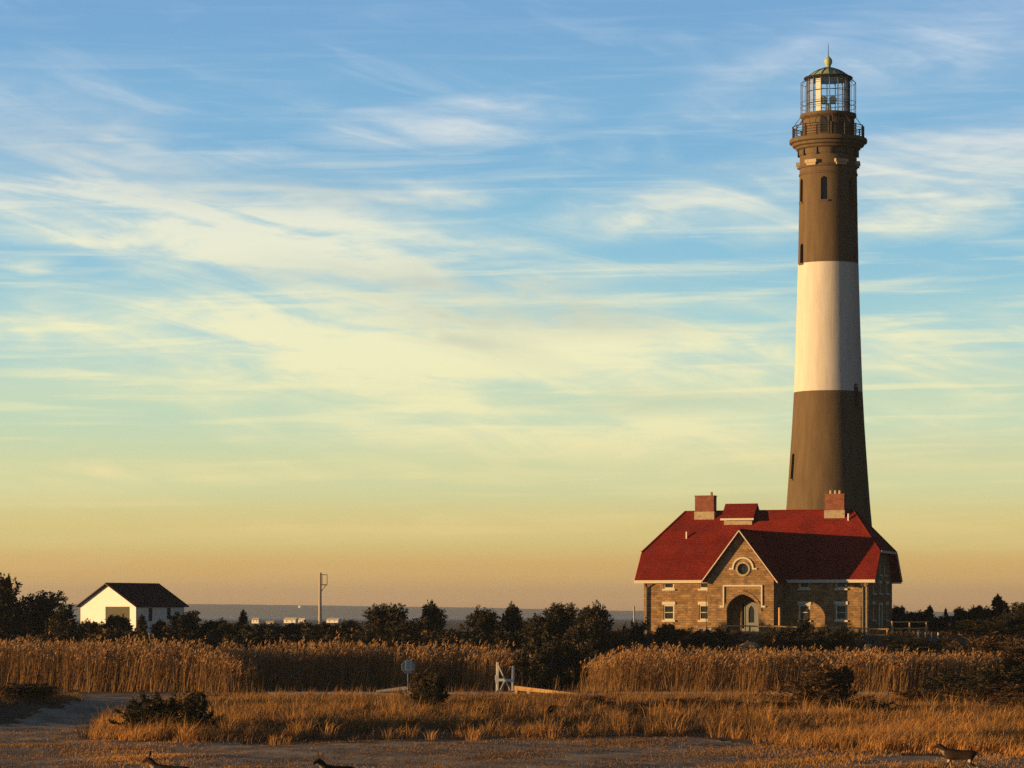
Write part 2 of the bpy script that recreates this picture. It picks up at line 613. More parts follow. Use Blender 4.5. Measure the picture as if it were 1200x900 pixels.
def plate(name, outline, holes, th, fn, m, parent=None):
    """flat plate with openings; fn maps (a, b, depth) to a point"""
    cu = bpy.data.curves.new(name, 'CURVE')
    cu.dimensions = '2D'
    cu.fill_mode = 'BOTH'
    cu.extrude = th / 2
    for loop in [outline] + list(holes):
        s = cu.splines.new('POLY')
        s.points.add(len(loop) - 1)
        for p, (a, b) in zip(s.points, loop):
            p.co = (a, b, 0, 1)
        s.use_cyclic_u = True
    t = bpy.data.objects.new('t', cu)
    C.objects.link(t)
    me = evaluated(t)
    bpy.data.objects.remove(t)
    bpy.data.curves.remove(cu)
    me.name = name
    me.materials.clear()
    for v in me.vertices:
        v.co = fn(v.co.x, v.co.y, v.co.z)
    bm = bmesh.new()
    bm.from_mesh(me)
    bmesh.ops.remove_doubles(bm, verts=bm.verts, dist=1e-4)
    bmesh.ops.recalc_face_normals(bm, faces=bm.faces)
    bm.to_mesh(me)
    bm.free()
    return link(name, me, m, parent)


def arch(cx, w, z0, zs, zt, n=10):
    """outline of a pointed opening"""
    h = w / 2
    pts = [(cx - h, z0), (cx + h, z0)]
    for k in range(n + 1):
        t = k / n * math.pi / 2
        pts.append((cx + h * math.cos(t) ** 0.95, zs + (zt - zs) * (0.80 * math.sin(t) + 0.20 * (2 * t / math.pi) ** 1.6)))
    for k in range(n - 1, -1, -1):
        t = k / n * math.pi / 2
        pts.append((cx - h * math.cos(t) ** 0.95, zs + (zt - zs) * (0.80 * math.sin(t) + 0.20 * (2 * t / math.pi) ** 1.6)))
    return pts


def rect(cx, w, z0, z1):
    return [(cx - w / 2, z0), (cx + w / 2, z0), (cx + w / 2, z1), (cx - w / 2, z1)]


def circle(cx, cz, r, n=28):
    return [(cx + r * math.cos(2 * math.pi * k / n), cz + r * math.sin(2 * math.pi * k / n)) for k in range(n)]


def np_mesh(name, verts, quads=None, tris=None, tint=None):
    me = bpy.data.meshes.new(name)
    verts = np.asarray(verts, np.float32)
    nq = 0 if quads is None else len(quads)
    nt = 0 if tris is None else len(tris)
    loops = np.concatenate([np.asarray(q, np.int32).ravel() for q in (quads, tris) if q is not None and len(q)])
    me.vertices.add(len(verts))
    me.vertices.foreach_set('co', verts.ravel())
    me.loops.add(len(loops))
    me.loops.foreach_set('vertex_index', loops)
    me.polygons.add(nq + nt)
    st = np.concatenate([np.arange(nq) * 4, nq * 4 + np.arange(nt) * 3]).astype(np.int32)
    tot = np.concatenate([np.full(nq, 4), np.full(nt, 3)]).astype(np.int32)
    me.polygons.foreach_set('loop_start', st)
    me.polygons.foreach_set('loop_total', tot)
    if tint is not None:
        a = me.attributes.new('tint', 'FLOAT', 'POINT')
        a.data.foreach_set('value', np.asarray(tint, np.float32))
    me.update()
    me.validate()
    return me


def unit(a):
    return a / np.maximum(np.linalg.norm(a, axis=1, keepdims=True), 1e-9)


class Veg:
    """many small leaves and blades in one mesh"""

    def __init__(self, seed):
        self.rng = np.random.default_rng(seed)
        self.V, self.Q, self.T, self.t = [], [], [], []
        self.n = 0

    def leaves(self, c, d, ln, wd, tint):
        n = len(c)
        d = unit(d)
        s = unit(np.cross(d, self.rng.normal(size=(n, 3))))
        ln, wd = np.asarray(ln)[:, None], np.asarray(wd)[:, None]
        v = np.stack([c, c + d * ln * 0.45 + s * wd / 2, c + d * ln, c + d * ln * 0.45 - s * wd / 2], 1).reshape(-1, 3)
        self.V.append(v)
        self.Q.append(self.n + np.arange(n * 4).reshape(n, 4))
        self.t.append(np.repeat(tint, 4))
        self.n += n * 4

    def blades(self, base, tip_off, wd, tint, sag=0.12):
        """ribbons that bend over; tip_off is tip minus base"""
        n = len(base)
        a = self.rng.uniform(0, math.pi, n)
        s = np.stack([np.cos(a), np.sin(a), np.zeros(n)], 1) * (np.asarray(wd)[:, None] / 2)
        hor = tip_off * np.array([1, 1, 0])
        mid = base + tip_off * 0.55 - hor * sag * 1.4 + np.array([0, 0, 1]) * (np.linalg.norm(hor, axis=1) * sag)[:, None]
        v = np.stack([base - s, base + s, mid + s * 0.8, mid - s * 0.8, base + tip_off], 1).reshape(-1, 3)
        self.V.append(v)
        k = self.n + np.arange(n)[:, None] * 5
        self.Q.append(k + np.array([[0, 1, 2, 3]]))
        self.T.append(k + np.array([[3, 2, 4]]))
        self.t.append(np.repeat(tint, 5))
        self.n += n * 5

    def mesh(self, name):
        return np_mesh(name, np.concatenate(self.V), np.concatenate(self.Q), np.concatenate(self.T) if self.T else None, np.clip(np.concatenate(self.t), 0, 1))


# ------------------------------------------------------------------ terrain


def sstep(a, b, x):
    t = np.clip((x - a) / (b - a), 0, 1)
    return t * t * (3 - 2 * t)


HX, HY, HG = 22.4, 268.0, -1.71          # the keeper's house and its ground


def wob(X, Y, s, seed=0.0):
    return (np.sin(X / s + 1.7 + seed) * np.cos(Y / (s * 1.3) - 0.6 + seed * 2) + 0.6 * np.sin(X / (s * 0.53) - Y / (s * 0.61) + 2.1 * seed + 0.4)
            + 0.35 * np.cos(X / (s * 0.29) + Y / (s * 0.33) + seed * 3.3)) / 1.95


def ground_z(X, Y):
    X = np.asarray(X, float)
    Y = np.asarray(Y, float)
    z = -5.5 + 0.0 * X
    near = 1 - sstep(200, 216, Y)
    z = z + near * (0.07 * wob(X, Y, 5.0) + 0.045 * wob(X, Y, 1.7, 2.0))
    # grassy hummock at the left of the path
    z = z + 1.15 * np.exp(-(((X + 28.5) / 4.2) ** 2 + ((Y - 168) / 17.0) ** 2))
    # low swell under the meadow
    z = z + 0.28 * sstep(-20, -14, X) * sstep(136, 146, Y) * (1 - sstep(196, 208, Y))
    up = sstep(233, 257, Y)
    right = sstep(-6, 8, X)
    top = -2.9 + right * 1.19 + 0.9 * (1 - right) * sstep(268, 292, Y) * sstep(-58, -48, X) + 0 * X
    down = sstep(345, 430, Y)
    z = z + up * (top + 5.5) * (1 - down)
    # flats and marsh towards the bay
    far = sstep(400, 700, Y)
    marsh = 0.30 * wob(X * 0.35, Y, 160, 1.0) - 0.10 - 0.9 * sstep(2600, 4200, Y)
    z = z + far * marsh
    pad = np.exp(-(np.maximum(np.abs(X - HX) - 15, 0) / 4) ** 2 - (np.maximum(np.abs(Y - HY - 5) - 17, 0) / 4) ** 2)
    z = z * (1 - pad) + HG * pad
    return z


def gz(x, y):
    return float(ground_z(np.array([x]), np.array([y]))[0])


def grid_mesh(name, xs, ys, fn, keep=None):
    XX, YY = np.meshgrid(xs, ys)
    Z = fn(XX, YY)
    v = np.stack([XX, YY, Z], -1).reshape(-1, 3)
    nx, ny = len(xs), len(ys)
    i = (np.arange(ny - 1)[:, None] * nx + np.arange(nx - 1)[None, :]).ravel()
    q = np.stack([i, i + 1, i + 1 + nx, i + nx], 1)
    if keep is not None:
        k = keep((XX[:-1, :-1] + XX[1:, 1:]) / 2, (YY[:-1, :-1] + YY[1:, 1:]) / 2).ravel()
        q = q[k]
        used = np.unique(q)
        mp = np.zeros(len(v), int)
        mp[used] = np.arange(len(used))
        v, q = v[used], mp[q]
    me = np_mesh(name, v, q)
    me.polygons.foreach_set('use_smooth', [True] * len(me.polygons))
    return me


def spread(a, fine, lim, n):
    g = np.geomspace(1, lim - a + 1, n) - 1
    return a + g[1:]


def ground_mat():
    m, nt, N, L, b = nodes_mat('ground')
    b.inputs['Roughness'].default_value = 1.0
    b.inputs['Specular IOR Level'].default_value = 0.05
    tc = N.new('ShaderNodeTexCoord')

    def nz(scale, st, det=8):
        mp = N.new('ShaderNodeMapping')
        mp.inputs['Scale'].default_value = st
        L.new(tc.outputs['Object'], mp.inputs[0])
        n = N.new('ShaderNodeTexNoise')
        n.inputs['Scale'].default_value = scale
        n.inputs['Detail'].default_value = det
        n.inputs['Roughness'].default_value = 0.7
        L.new(mp.outputs[0], n.inputs['Vector'])
        return n.outputs[0]
    a = nz(0.35, (1, 0.45, 1))
    c = nz(3.0, (1, 0.6, 1))
    r1 = N.new('ShaderNodeValToRGB')
    e = r1.color_ramp.elements
    e[0].position, e[1].position = 0.36, 0.66
    e[0].color = (0.10, 0.07, 0.038, 1)
    e[1].color = (0.24, 0.17, 0.095, 1)
    L.new(a, r1.inputs[0])
    r2 = N.new('ShaderNodeValToRGB')
    e = r2.color_ramp.elements
    e[0].position, e[1].position = 0.3, 0.7
    e[0].color = (0.62, 0.60, 0.58, 1)
    e[1].color = (1.35, 1.3, 1.2, 1)
    L.new(c, r2.inputs[0])
    mx = N.new('ShaderNodeMix')
    mx.data_type = 'RGBA'
    mx.blend_type = 'MULTIPLY'
    mx.inputs[0].default_value = 1
    L.new(r1.outputs[0], mx.inputs[6])
    L.new(r2.outputs[0], mx.inputs[7])
    L.new(mx.outputs[2], b.inputs['Base Color'])
    bp = N.new('ShaderNodeBump')
    bp.inputs['Strength'].default_value = 0.9
    bp.inputs['Distance'].default_value = 0.12
    L.new(c, bp.inputs['Height'])
    L.new(bp.outputs[0], b.inputs['Normal'])
    return m


M['ground'] = ground_mat()
M['sand'] = mat('sandy_track', (0.42, 0.31, 0.185), 1.0, 0.55, 0.9, 1.0, (0.7, 0.28, 1), 0.05, 0, 10)
M['hill'] = mat('far_woods', (0.045, 0.05, 0.035), 1.0, 0.3, 0.004)


def in_poly(x, y, poly):
    c = np.zeros(np.shape(x), bool)
    n = len(poly)
    for i in range(n):
        (x0, y0), (x1, y1) = poly[i], poly[(i + 1) % n]
        k = ((y0 > y) != (y1 > y)) & (x < (x1 - x0) * (y - y0) / ((y1 - y0) if y1 != y0 else 1e-9) + x0)
        c ^= k
    return c


def track_mask(X, Y):
    """the sandy track: a wide strip across the front and a branch that bends away to the left"""
    wx = 1.0 * wob(X, Y, 1.9, 4.0) + 0.5 * wob(X, Y, 0.6, 1.0)
    px = 600 + F * (X + 0.22 * wx) / Y
    py = HZ + 5.5 * F / Y + 1.6 * wx + 1.3 * wob(X, Y, 5.0, 2.2)
    strip = (py > np.interp(px, [0, 95, 130, 240, 400, 600, 800, 880, 960, 1200], [866, 866, 869, 872, 871, 868, 863, 872, 881, 889])) & (py < 920)
    br = in_poly(px, py, [(-80, 872), (-80, 858), (0, 853), (45, 846), (84, 834), (98, 822), (86, 814), (100, 811.5), (215, 813), (196, 821), (150, 833), (126, 846), (108, 858), (96, 870)])
    return strip | br


def build_setting():
    xs = np.concatenate([-spread(46, 1, 5600, 60)[::-1], np.arange(-46, 46.01, 0.8), spread(46, 1, 5600, 60)])
    ys = np.concatenate([[-200, -100, 0, 50, 80], np.arange(90, 216, 0.8), np.arange(216, 346, 1.5), spread(346, 1, 8600, 90)])
    o = link('ground', grid_mesh('ground', xs, ys, ground_z), M['ground'])
    tag(o, kind='structure')

    # sandy track: bottom strip of the picture and the branch that turns off to the left
    on_path = track_mask
    me = grid_mesh('path', np.arange(-42, 34.01, 0.35), np.arange(100, 213, 0.35), lambda X, Y: ground_z(X, Y) + 0.012, on_path)
    tag(link('path', me, M['sand']), kind='structure')

    wm, nt, N, L, b = nodes_mat('water')
    b.inputs['Base Color'].default_value = (0.05, 0.06, 0.065, 1)
    b.inputs['Roughness'].default_value = 0.45
    b.inputs['Specular IOR Level'].default_value = 0.25
    n = N.new('ShaderNodeTexNoise')
    n.inputs['Scale'].default_value = 0.6
    n.inputs['Detail'].default_value = 5
    tc = N.new('ShaderNodeTexCoord')
    L.new(tc.outputs['Object'], n.inputs['Vector'])
    bp = N.new('ShaderNodeBump')
    bp.inputs['Strength'].default_value = 0.5
    bp.inputs['Distance'].default_value = 0.2
    L.new(n.outputs[0], bp.inputs['Height'])
    L.new(bp.outputs[0], b.inputs['Normal'])
    mb = MB()
    mb.add([(-5600, 500, -5.85), (5600, 500, -5.85), (5600, 8600, -5.85), (-5600, 8600, -5.85)], [(0, 1, 2, 3)])
    tag(mb.build('water', wm), kind='structure')

    # wooded far shore, a little higher towards the left
    hx = np.arange(-5400, 5401, 20.0)
    hy = np.linspace(7600, 8550, 14)

    def hz(X, Y):
        prof = np.sin(np.clip((Y - 7600) / 950, 0, 1) * math.pi) ** 0.45
        px = 600 + F * X / 8050
        top = np.interp(px, [-900, 0, 230, 420, 540, 740, 1030, 2200], [30, 27, 27, 22, 18, 9.5, 6.5, 5])
        tex = 1.0 * wob(X, Y, 90, 0.3) + 0.8 * wob(X, Y, 31, 1.3)
        return -8 + prof * (8 + top + tex)
    tag(link('hills', grid_mesh('hills', hx, hy, hz), M['hill']), kind='structure')

    # the evening air
    hm = bpy.data.materials.new('haze')
    hm.use_nodes = True
    nt = hm.node_tree
    nt.nodes.clear()
    out = nt.nodes.new('ShaderNodeOutputMaterial')
    pv = nt.nodes.new('ShaderNodeVolumePrincipled')
    pv.inputs['Color'].default_value = (0.64, 0.76, 0.95, 1)
    pv.inputs['Density'].default_value = 0.00009
    pv.inputs['Anisotropy'].default_value = 0.2
    nt.links.new(pv.outputs[0], out.inputs['Volume'])
    mb = MB()
    mb.box((0, 4250, 24.5), (11600, 9200, 85))
    tag(mb.build('haze', hm), kind='stuff')


build_setting()


# ------------------------------------------------------------------ windows
def window(parent, fn, cx, w, z0, z1, lintel=True, sill=True, label=None, bars=1, depth=0.16, surround=0.12, name='window'):
    """a sash window in a wall opening: frame > pane, lintel, sill.  fn(a, b, d): d > 0 is outwards"""
    fr = plate(name, rect(cx, w, z0, z1), [rect(cx, w - 2 * surround, z0 + surround, z1 - surround)], 0.08, lambda a, b, d: fn(a, b, d - depth + 0.06), M['cream'], parent)
    if label:
        fr['label'] = label
    pn = plate('pane', rect(cx, w - 2 * surround + 0.02, z0 + surround, z1 - surround), [], 0.02, lambda a, b, d: fn(a, b, d - depth + 0.02), M['glass_dark'], fr)
    if bars:
        h = (z0 + z1) / 2
        plate('sash_bar', rect(cx, w - 2 * surround, h - 0.03, h + 0.03), [], 0.05, lambda a, b, d: fn(a, b, d - depth + 0.055), M['cream'], fr)
    if lintel:
        plate('lintel', rect(cx, w + 0.20, z1, z1 + 0.27), [], 0.16, lambda a, b, d: fn(a, b, d + 0.0), M['cream'], fr)
    if sill:
        plate('sill', rect(cx, w + 0.20, z0 - 0.15, z0), [], 0.26, lambda a, b, d: fn(a, b, d + 0.02), M['cream'], fr)
    return fr


# ------------------------------------------------------------------ the keeper's house
def keepers_house():
    h = thing('stone_house', 'two storey brown stone keeper\'s house with red roof and pointed porch arch', 'house', (HX, HY, HG), R(-18.5))
    LR, D, EV, RZ = 10.58, 5.58, 4.66, 10.79      # roof half length, half depth, eave and ridge height
    LW, DW = 9.86, 5.10
    RS, JZ, JV = 3.05, 7.15, 3.32                 # ridge setback and the low edge of the clipped gables
    PW, WC, WH = 8.82, -0.30, 2.88                # wing front, its centre and half width
    WE, WA, WR = 4.50, 8.92, 3.30                 # wing eave, apex, roof half width
    front = lambda a, b, d: Vector((a, -DW - d, b))
    # main walls
    wins = []
    for u in (-7.62, -4.42, 4.36, 7.55):
        wins += [(u, 0.98, 1.22, 2.54), (u, 0.94, 3.92, 4.60)]
    fw = plate('front_wall', [(-LW, -0.4), (LW, -0.4), (LW, EV + 0.1), (-LW, EV + 0.1)], [rect(*w) for w in wins] + [rect(WC + 0.25, 2.3, 0.26, 2.75)], 0.4,
               lambda a, b, d: Vector((a, -DW + 0.2 - d, b)), M['stone'], h)
    for (u, w, z0, z1) in wins:
        window(h, front, u, w, z0, z1, lintel=z0 < 2, bars=1 if z0 < 2 else 0)
    plate('back_wall', [(-LW, -0.4), (LW, -0.4), (LW, EV + 0.1), (-LW, EV + 0.1)], [], 0.4, lambda a, b, d: Vector((a, DW - 0.2 + d, b)), M['stone'], h)
    prof = [(-DW + 0.4, -0.4), (DW - 0.4, -0.4), (DW - 0.4, 4.85), (JV - 0.05, 7.0), (-JV + 0.05, 7.0), (-DW + 0.4, 4.85)]
    gw = [(-2.75, 0.8, 1.25, 2.55), (2.9, 0.8, 1.25, 2.55), (-2.75, 0.76, 3.55, 4.35), (0.05, 0.76, 3.55, 4.35), (2.9, 0.76, 3.55, 4.35),
          (0.05, 0.62, 5.15, 6.0), (2.0, 0.62, 5.15, 6.0)]
    for s in (1, -1):
        plate('gable_wall', prof, [rect(*w) for w in gw] + ([rect(0.05, 1.05, 0.2, 2.5)] if s > 0 else []), 0.4, lambda a, b, d: Vector((s * (LW - 0.2) + d, a, b)), M['stone'], h)
        gf = lambda a, b, d: Vector((s * (LW + d), a, b))
        for (v, w, z0, z1) in gw:
            window(h, gf, v, w, z0, z1, lintel=z0 < 5)
        if s > 0:
            dr = plate('side_door', rect(0.05, 1.05, 0.2, 2.5), [], 0.08, lambda a, b, d: gf(a, b, d - 0.2), M['pale_door'], h)
            plate('door_frame', rect(0.05, 1.35, 0.2, 2.72), [rect(0.05, 1.05, 0.1, 2.5)], 0.16, lambda a, b, d: gf(a, b, d), M['cream'], dr)
    # roof planes
    rm = MB()
    th = 0.16
    for s in (-1, 1):
        rm.slab([(-LR, s * D, EV), (LR, s * D, EV), (LR, s * JV, JZ), (LR - RS, 0, RZ), (-LR + RS, 0, RZ), (-LR, s * JV, JZ)], th)
    for s in (-1, 1):
        rm.slab([(s * LR, -JV, JZ), (s * LR, JV, JZ), (s * (LR - RS), 0, RZ)], th)
    roof = rm.build('roof', M['red_roof'], h)
    wr = MB()
    zr = lambda v: EV + (RZ - EV) * (D + v) / D       # height of the front roof plane
    vr = lambda z: -D + (z - EV) / (RZ - EV) * D
    for s in (-1, 1):
        wr.slab([(WC + s * WR, -PW - 0.45, WE), (WC, -PW - 0.45, WA), (WC, vr(WA) + 0.1, WA), (WC + s * WR, -DW + 0.1, WE)], th)
    wr.build('porch_roof', M['red_roof'], h)
    # ridge capping
    rc = MB()
    rc.bar((-LR + RS, 0, RZ + 0.0), (LR - RS, 0, RZ + 0.0), 0.22, 0.07)
    for s in (-1, 1):
        for t in (-1, 1):
            rc.bar((s * (LR - RS), 0, RZ), (s * LR, t * JV, JZ + 0.01), 0.2, 0.06)
    rc.bar((WC, -PW - 0.45, WA), (WC, vr(WA), WA), 0.2, 0.06)
    rc.build('ridge_cap', M['red_roof'], roof)
    # eaves, gutters, verge boards
    fa = MB()
    fa.box(((-LR + WC - WH) / 2, -D - 0.035, EV - 0.13), (WC - WH + LR, 0.14, 0.26))
    fa.box(((LR + WC + WH) / 2, -D - 0.035, EV - 0.13), (LR - WC - WH, 0.14, 0.26))
    fa.box((0, D + 0.035, EV - 0.13), (2 * LR, 0.14, 0.26))
    for s in (-1, 1):
        fa.box((s * (LR + 0.04), 0, JZ - 0.1), (0.14, 2 * JV - 0.04, 0.2))
        for t in ((-1, 1) if s < 0 else (1,)):
            fa.bar((s * (LR + 0.03), t * (D + 0.02), EV - 0.10), (s * (LR + 0.03), t * JV, JZ - 0.14), 0.07, 0.20, (1, 0, 0))
    fa.build('eave_board', M['cream'], h)
    so = MB()
    for s in (-1, 1):
        so.box((0, s * (D - 0.24), EV - 0.2), (2 * LW + 0.3, 0.42, 0.04))
    so.build('soffit', M['cream'], h)
    vb = MB()
    for s in (-1, 1):
        vb.bar((WC + s * (WR + 0.05), -PW - 0.48, WE - 0.14), (WC, -PW - 0.48, WA - 0.13), 0.08, 0.24, (0, 1, 0))
    vb.build('verge_board', M['cream'], h)
    # porch wing
    ax, aw = -0.10, 2.80
    gable = [(WC - WH, -0.4), (WC + WH, -0.4), (WC + WH, WE + 0.25), (WC, WA - 0.28), (WC - WH, WE + 0.25)]
    plate('porch_wall', gable, [arch(ax, aw, 0.26, 1.95, 3.40), circle(ax + 0.02, 5.55, 0.50)], 0.45, lambda a, b, d: Vector((a, -PW + 0.225 - d, b)), M['stone'], h)
    for s in (1, -1):
        plate('porch_wall', [(-PW + 0.45, -0.4), (-DW, -0.4), (-DW, WE + 0.05), (-PW + 0.45, WE + 0.05)], [arch(-6.95, 1.7, 0.26, 1.75, 3.0)], 0.45,
              lambda a, b, d: Vector((WC + s * (WH - 0.225) + d, a, b)), M['stone'], h)
    pf = MB()
    pf.box((WC, (-PW - DW) / 2 - 0.25, -0.08), (2 * WH - 0.9, PW - DW + 0.3, 0.66))
    pf.box((ax, -PW - 0.55, -0.2), (aw + 0.9, 1.1, 0.5))
    pf.build('porch_floor', M['floor'], h)
    pc = MB()
    pc.box((WC, (-PW - DW) / 2 + 0.2, 3.75), (2 * WH - 0.92, PW - DW - 0.5, 0.1))
    pc.build('porch_ceiling', M['cream'], h)
    frontw = lambda a, b, d: Vector((a, -PW - d, b))
    # label mould round the arch
    mo = [(ax - 1.72, 2.45), (ax - 1.98, 2.45), (ax - 1.98, 2.30), (ax - 1.60, 2.30), (ax - 1.60, 4.07), (ax + 1.60, 4.07), (ax + 1.60, 2.30), (ax + 1.98, 2.30), (ax + 1.98, 2.45),
          (ax + 1.72, 2.45), (ax + 1.72, 4.20), (ax - 1.72, 4.20)]
    plate('arch_moulding', mo, [], 0.16, lambda a, b, d: frontw(a, b, d + 0.03), M['cream'], h)
    o = arch(ax, aw + 0.5, 0.3, 1.95, 3.72)[2:]
    i = arch(ax, aw + 0.02, 0.3, 1.95, 3.415)[2:]
    plate('arch_stones', o + i[::-1], [], 0.10, lambda a, b, d: frontw(a, b, d + 0.02), M['stone'], h)
    hood = []
    for k in range(21):
        t = math.pi * k / 20
        hood.append((ax + 0.02 + 0.94 * math.cos(t), 5.62 + 0.94 * math.sin(t)))
    hood += [(ax - 1.18, 5.62), (ax - 1.18, 5.50), (ax - 0.80, 5.50)]
    for k in range(20, -1, -1):
        t = math.pi * k / 20
        hood.append((ax + 0.02 + 0.80 * math.cos(t), 5.62 + 0.80 * math.sin(t)))
    hood += [(ax + 0.84, 5.50), (ax + 1.22, 5.50), (ax + 1.22, 5.62)]
    plate('window_hood', hood, [], 0.16, lambda a, b, d: frontw(a, b, d + 0.03), M['cream'], h)
    rw = plate('round_window', circle(ax + 0.02, 5.55, 0.62), [circle(ax + 0.02, 5.55, 0.47)], 0.12, lambda a, b, d: frontw(a, b, d + 0.02), M['capstone'], h)
    plate('pane', circle(ax + 0.02, 5.55, 0.5), [], 0.03, lambda a, b, d: frontw(a, b, d - 0.16), M['glass_dark'], rw)
    plate('glazing_bar', [(ax - 0.46, 5.52), (ax - 0.01, 5.52), (ax - 0.01, 5.08), (ax + 0.05, 5.08), (ax + 0.05, 5.52), (ax + 0.5, 5.52), (ax + 0.5, 5.58), (ax + 0.05, 5.58), (ax + 0.05, 6.02), (ax - 0.01, 6.02), (ax - 0.01, 5.58), (ax - 0.46, 5.58)],
          [], 0.04, lambda a, b, d: frontw(a, b, d - 0.12), M['dark_metal'], rw)
    # entrance inside the porch
    dc = WC + 0.25
    ent = plate('front_door', rect(dc - 0.25, 1.1, 0.26, 2.72), [arch(dc - 0.25, 0.5, 1.0, 1.9, 2.45)], 0.08, lambda a, b, d: Vector((a, -DW + 0.12 - d, b)), M['pale_door'], h)
    plate('pane', arch(dc - 0.25, 0.52, 0.99, 1.9, 2.46), [], 0.03, lambda a, b, d: Vector((a, -DW + 0.16 - d, b)), M['glass_dark'], ent)
    plate('door_frame', [(dc - 1.15, 0.26), (dc + 1.15, 0.26), (dc + 1.15, 2.75), (dc - 1.15, 2.75)],
          [rect(dc - 0.25, 1.1, 0.3, 2.72), rect(dc - 0.97, 0.2, 0.5, 2.6), rect(dc + 0.7, 0.62, 0.45, 2.6)], 0.12, lambda a, b, d: Vector((a, -DW + 0.1 - d, b)), M['pale_door'], ent)
    sl = plate('side_light', rect(dc + 0.7, 0.62, 0.45, 2.6), [rect(dc + 0.7, 0.42, 1.2, 2.45)], 0.06, lambda a, b, d: Vector((a, -DW + 0.14 - d, b)), M['green_door'], h)
    plate('pane', rect(dc + 0.7, 0.44, 1.19, 2.46), [], 0.02, lambda a, b, d: Vector((a, -DW + 0.17 - d, b)), M['glass_dark'], sl)
    # chimneys standing over the ridge
    def chimney(u, pots):
        c = MB()
        c.box((u, -0.15, RZ + 0.27), (1.70, 1.0, 2.0))
        ch = c.build('chimney', M['brick'], h)
        b = MB()
        b.box((u, -0.15, RZ - 0.45), (1.80, 1.10, 0.74))
        b.build('chimney_base', M['capstone'], ch)
        t = MB()
        t.box((u, -0.15, RZ + 1.30), (1.78, 1.08, 0.09))
        t.build('chimney_cap', M['brick'], ch)
        for dx in pots:
            p = MB()
            p.tube([(u + dx, -0.15, RZ + 1.30), (u + dx, -0.15, RZ + 1.66)], [0.15, 0.12], 12)
            p.build('chimney_pot', M['capstone'], ch)
    ru = lambda x: ((x - 901) * 0.0744) / 0.97
    chimney(ru(827.5) , (0.5,))
    chimney(ru(979), (-0.42, 0.0, 0.38))
    # small raised ventilator dormer on the ridge
    du = ru(869)
    dv = MB()
    dv.slab([(du - 1.45, -1.55, RZ - 0.72), (du + 1.45, -1.55, RZ - 0.72), (du + 1.45, 0.05, RZ + 0.62), (du - 1.45, 0.05, RZ + 0.62)], 0.12)
    dv.slab([(du - 1.45, 1.6, RZ - 0.72), (du + 1.45, 1.6, RZ - 0.72), (du + 1.45, 0.05, RZ + 0.62), (du - 1.45, 0.05, RZ + 0.62)], 0.12)
    dm = dv.build('roof_dormer', M['red_roof'], h)
    w = MB()
    w.box((du, -1.12, RZ - 1.02), (2.5, 0.2, 0.50))
    for s in (-1, 1):
        w.add([(du + s * 1.2, -1.1, RZ - 1.3), (du + s * 1.2, 1.1, RZ - 1.3), (du + s * 1.2, 1.1, RZ - 0.5), (du + s * 1.2, 0.05, RZ + 0.42), (du + s * 1.2, -1.1, RZ - 0.5)], [(0, 1, 2, 3, 4)])
    w.build('dormer_wall', M['capstone'], dm)
    t = MB()
    t.box((du, -1.57, RZ - 0.80), (3.0, 0.08, 0.17))
    t.build('dormer_trim', M['cream'], dm)
    # vent pipes
    for u, v in ((ru(805) + 0.55, -2.2), (ru(993) + 0.2, -0.85)):
        p = MB()
        z = zr(v)
        p.tube([(u, v, z - 0.1), (u, v, z + 0.55)], 0.075, 10)
        p.build('vent_pipe', M['white'], h)
    # downpipes
    for u, w_, mm in ((-LW + 0.30, 0.085, 'dark_metal'), (LW - 0.38, 0.085, 'dark_metal'), (LW - 0.10, 0.06, 'capstone')):
        p = MB()
        p.tube([(u, -D + 0.02, EV - 0.25), (u, -DW - 0.14, EV - 0.6), (u, -DW - 0.13, 0.0)], w_, 8)
        p.build('downpipe', M[mm], h)
    return h


house = keepers_house()


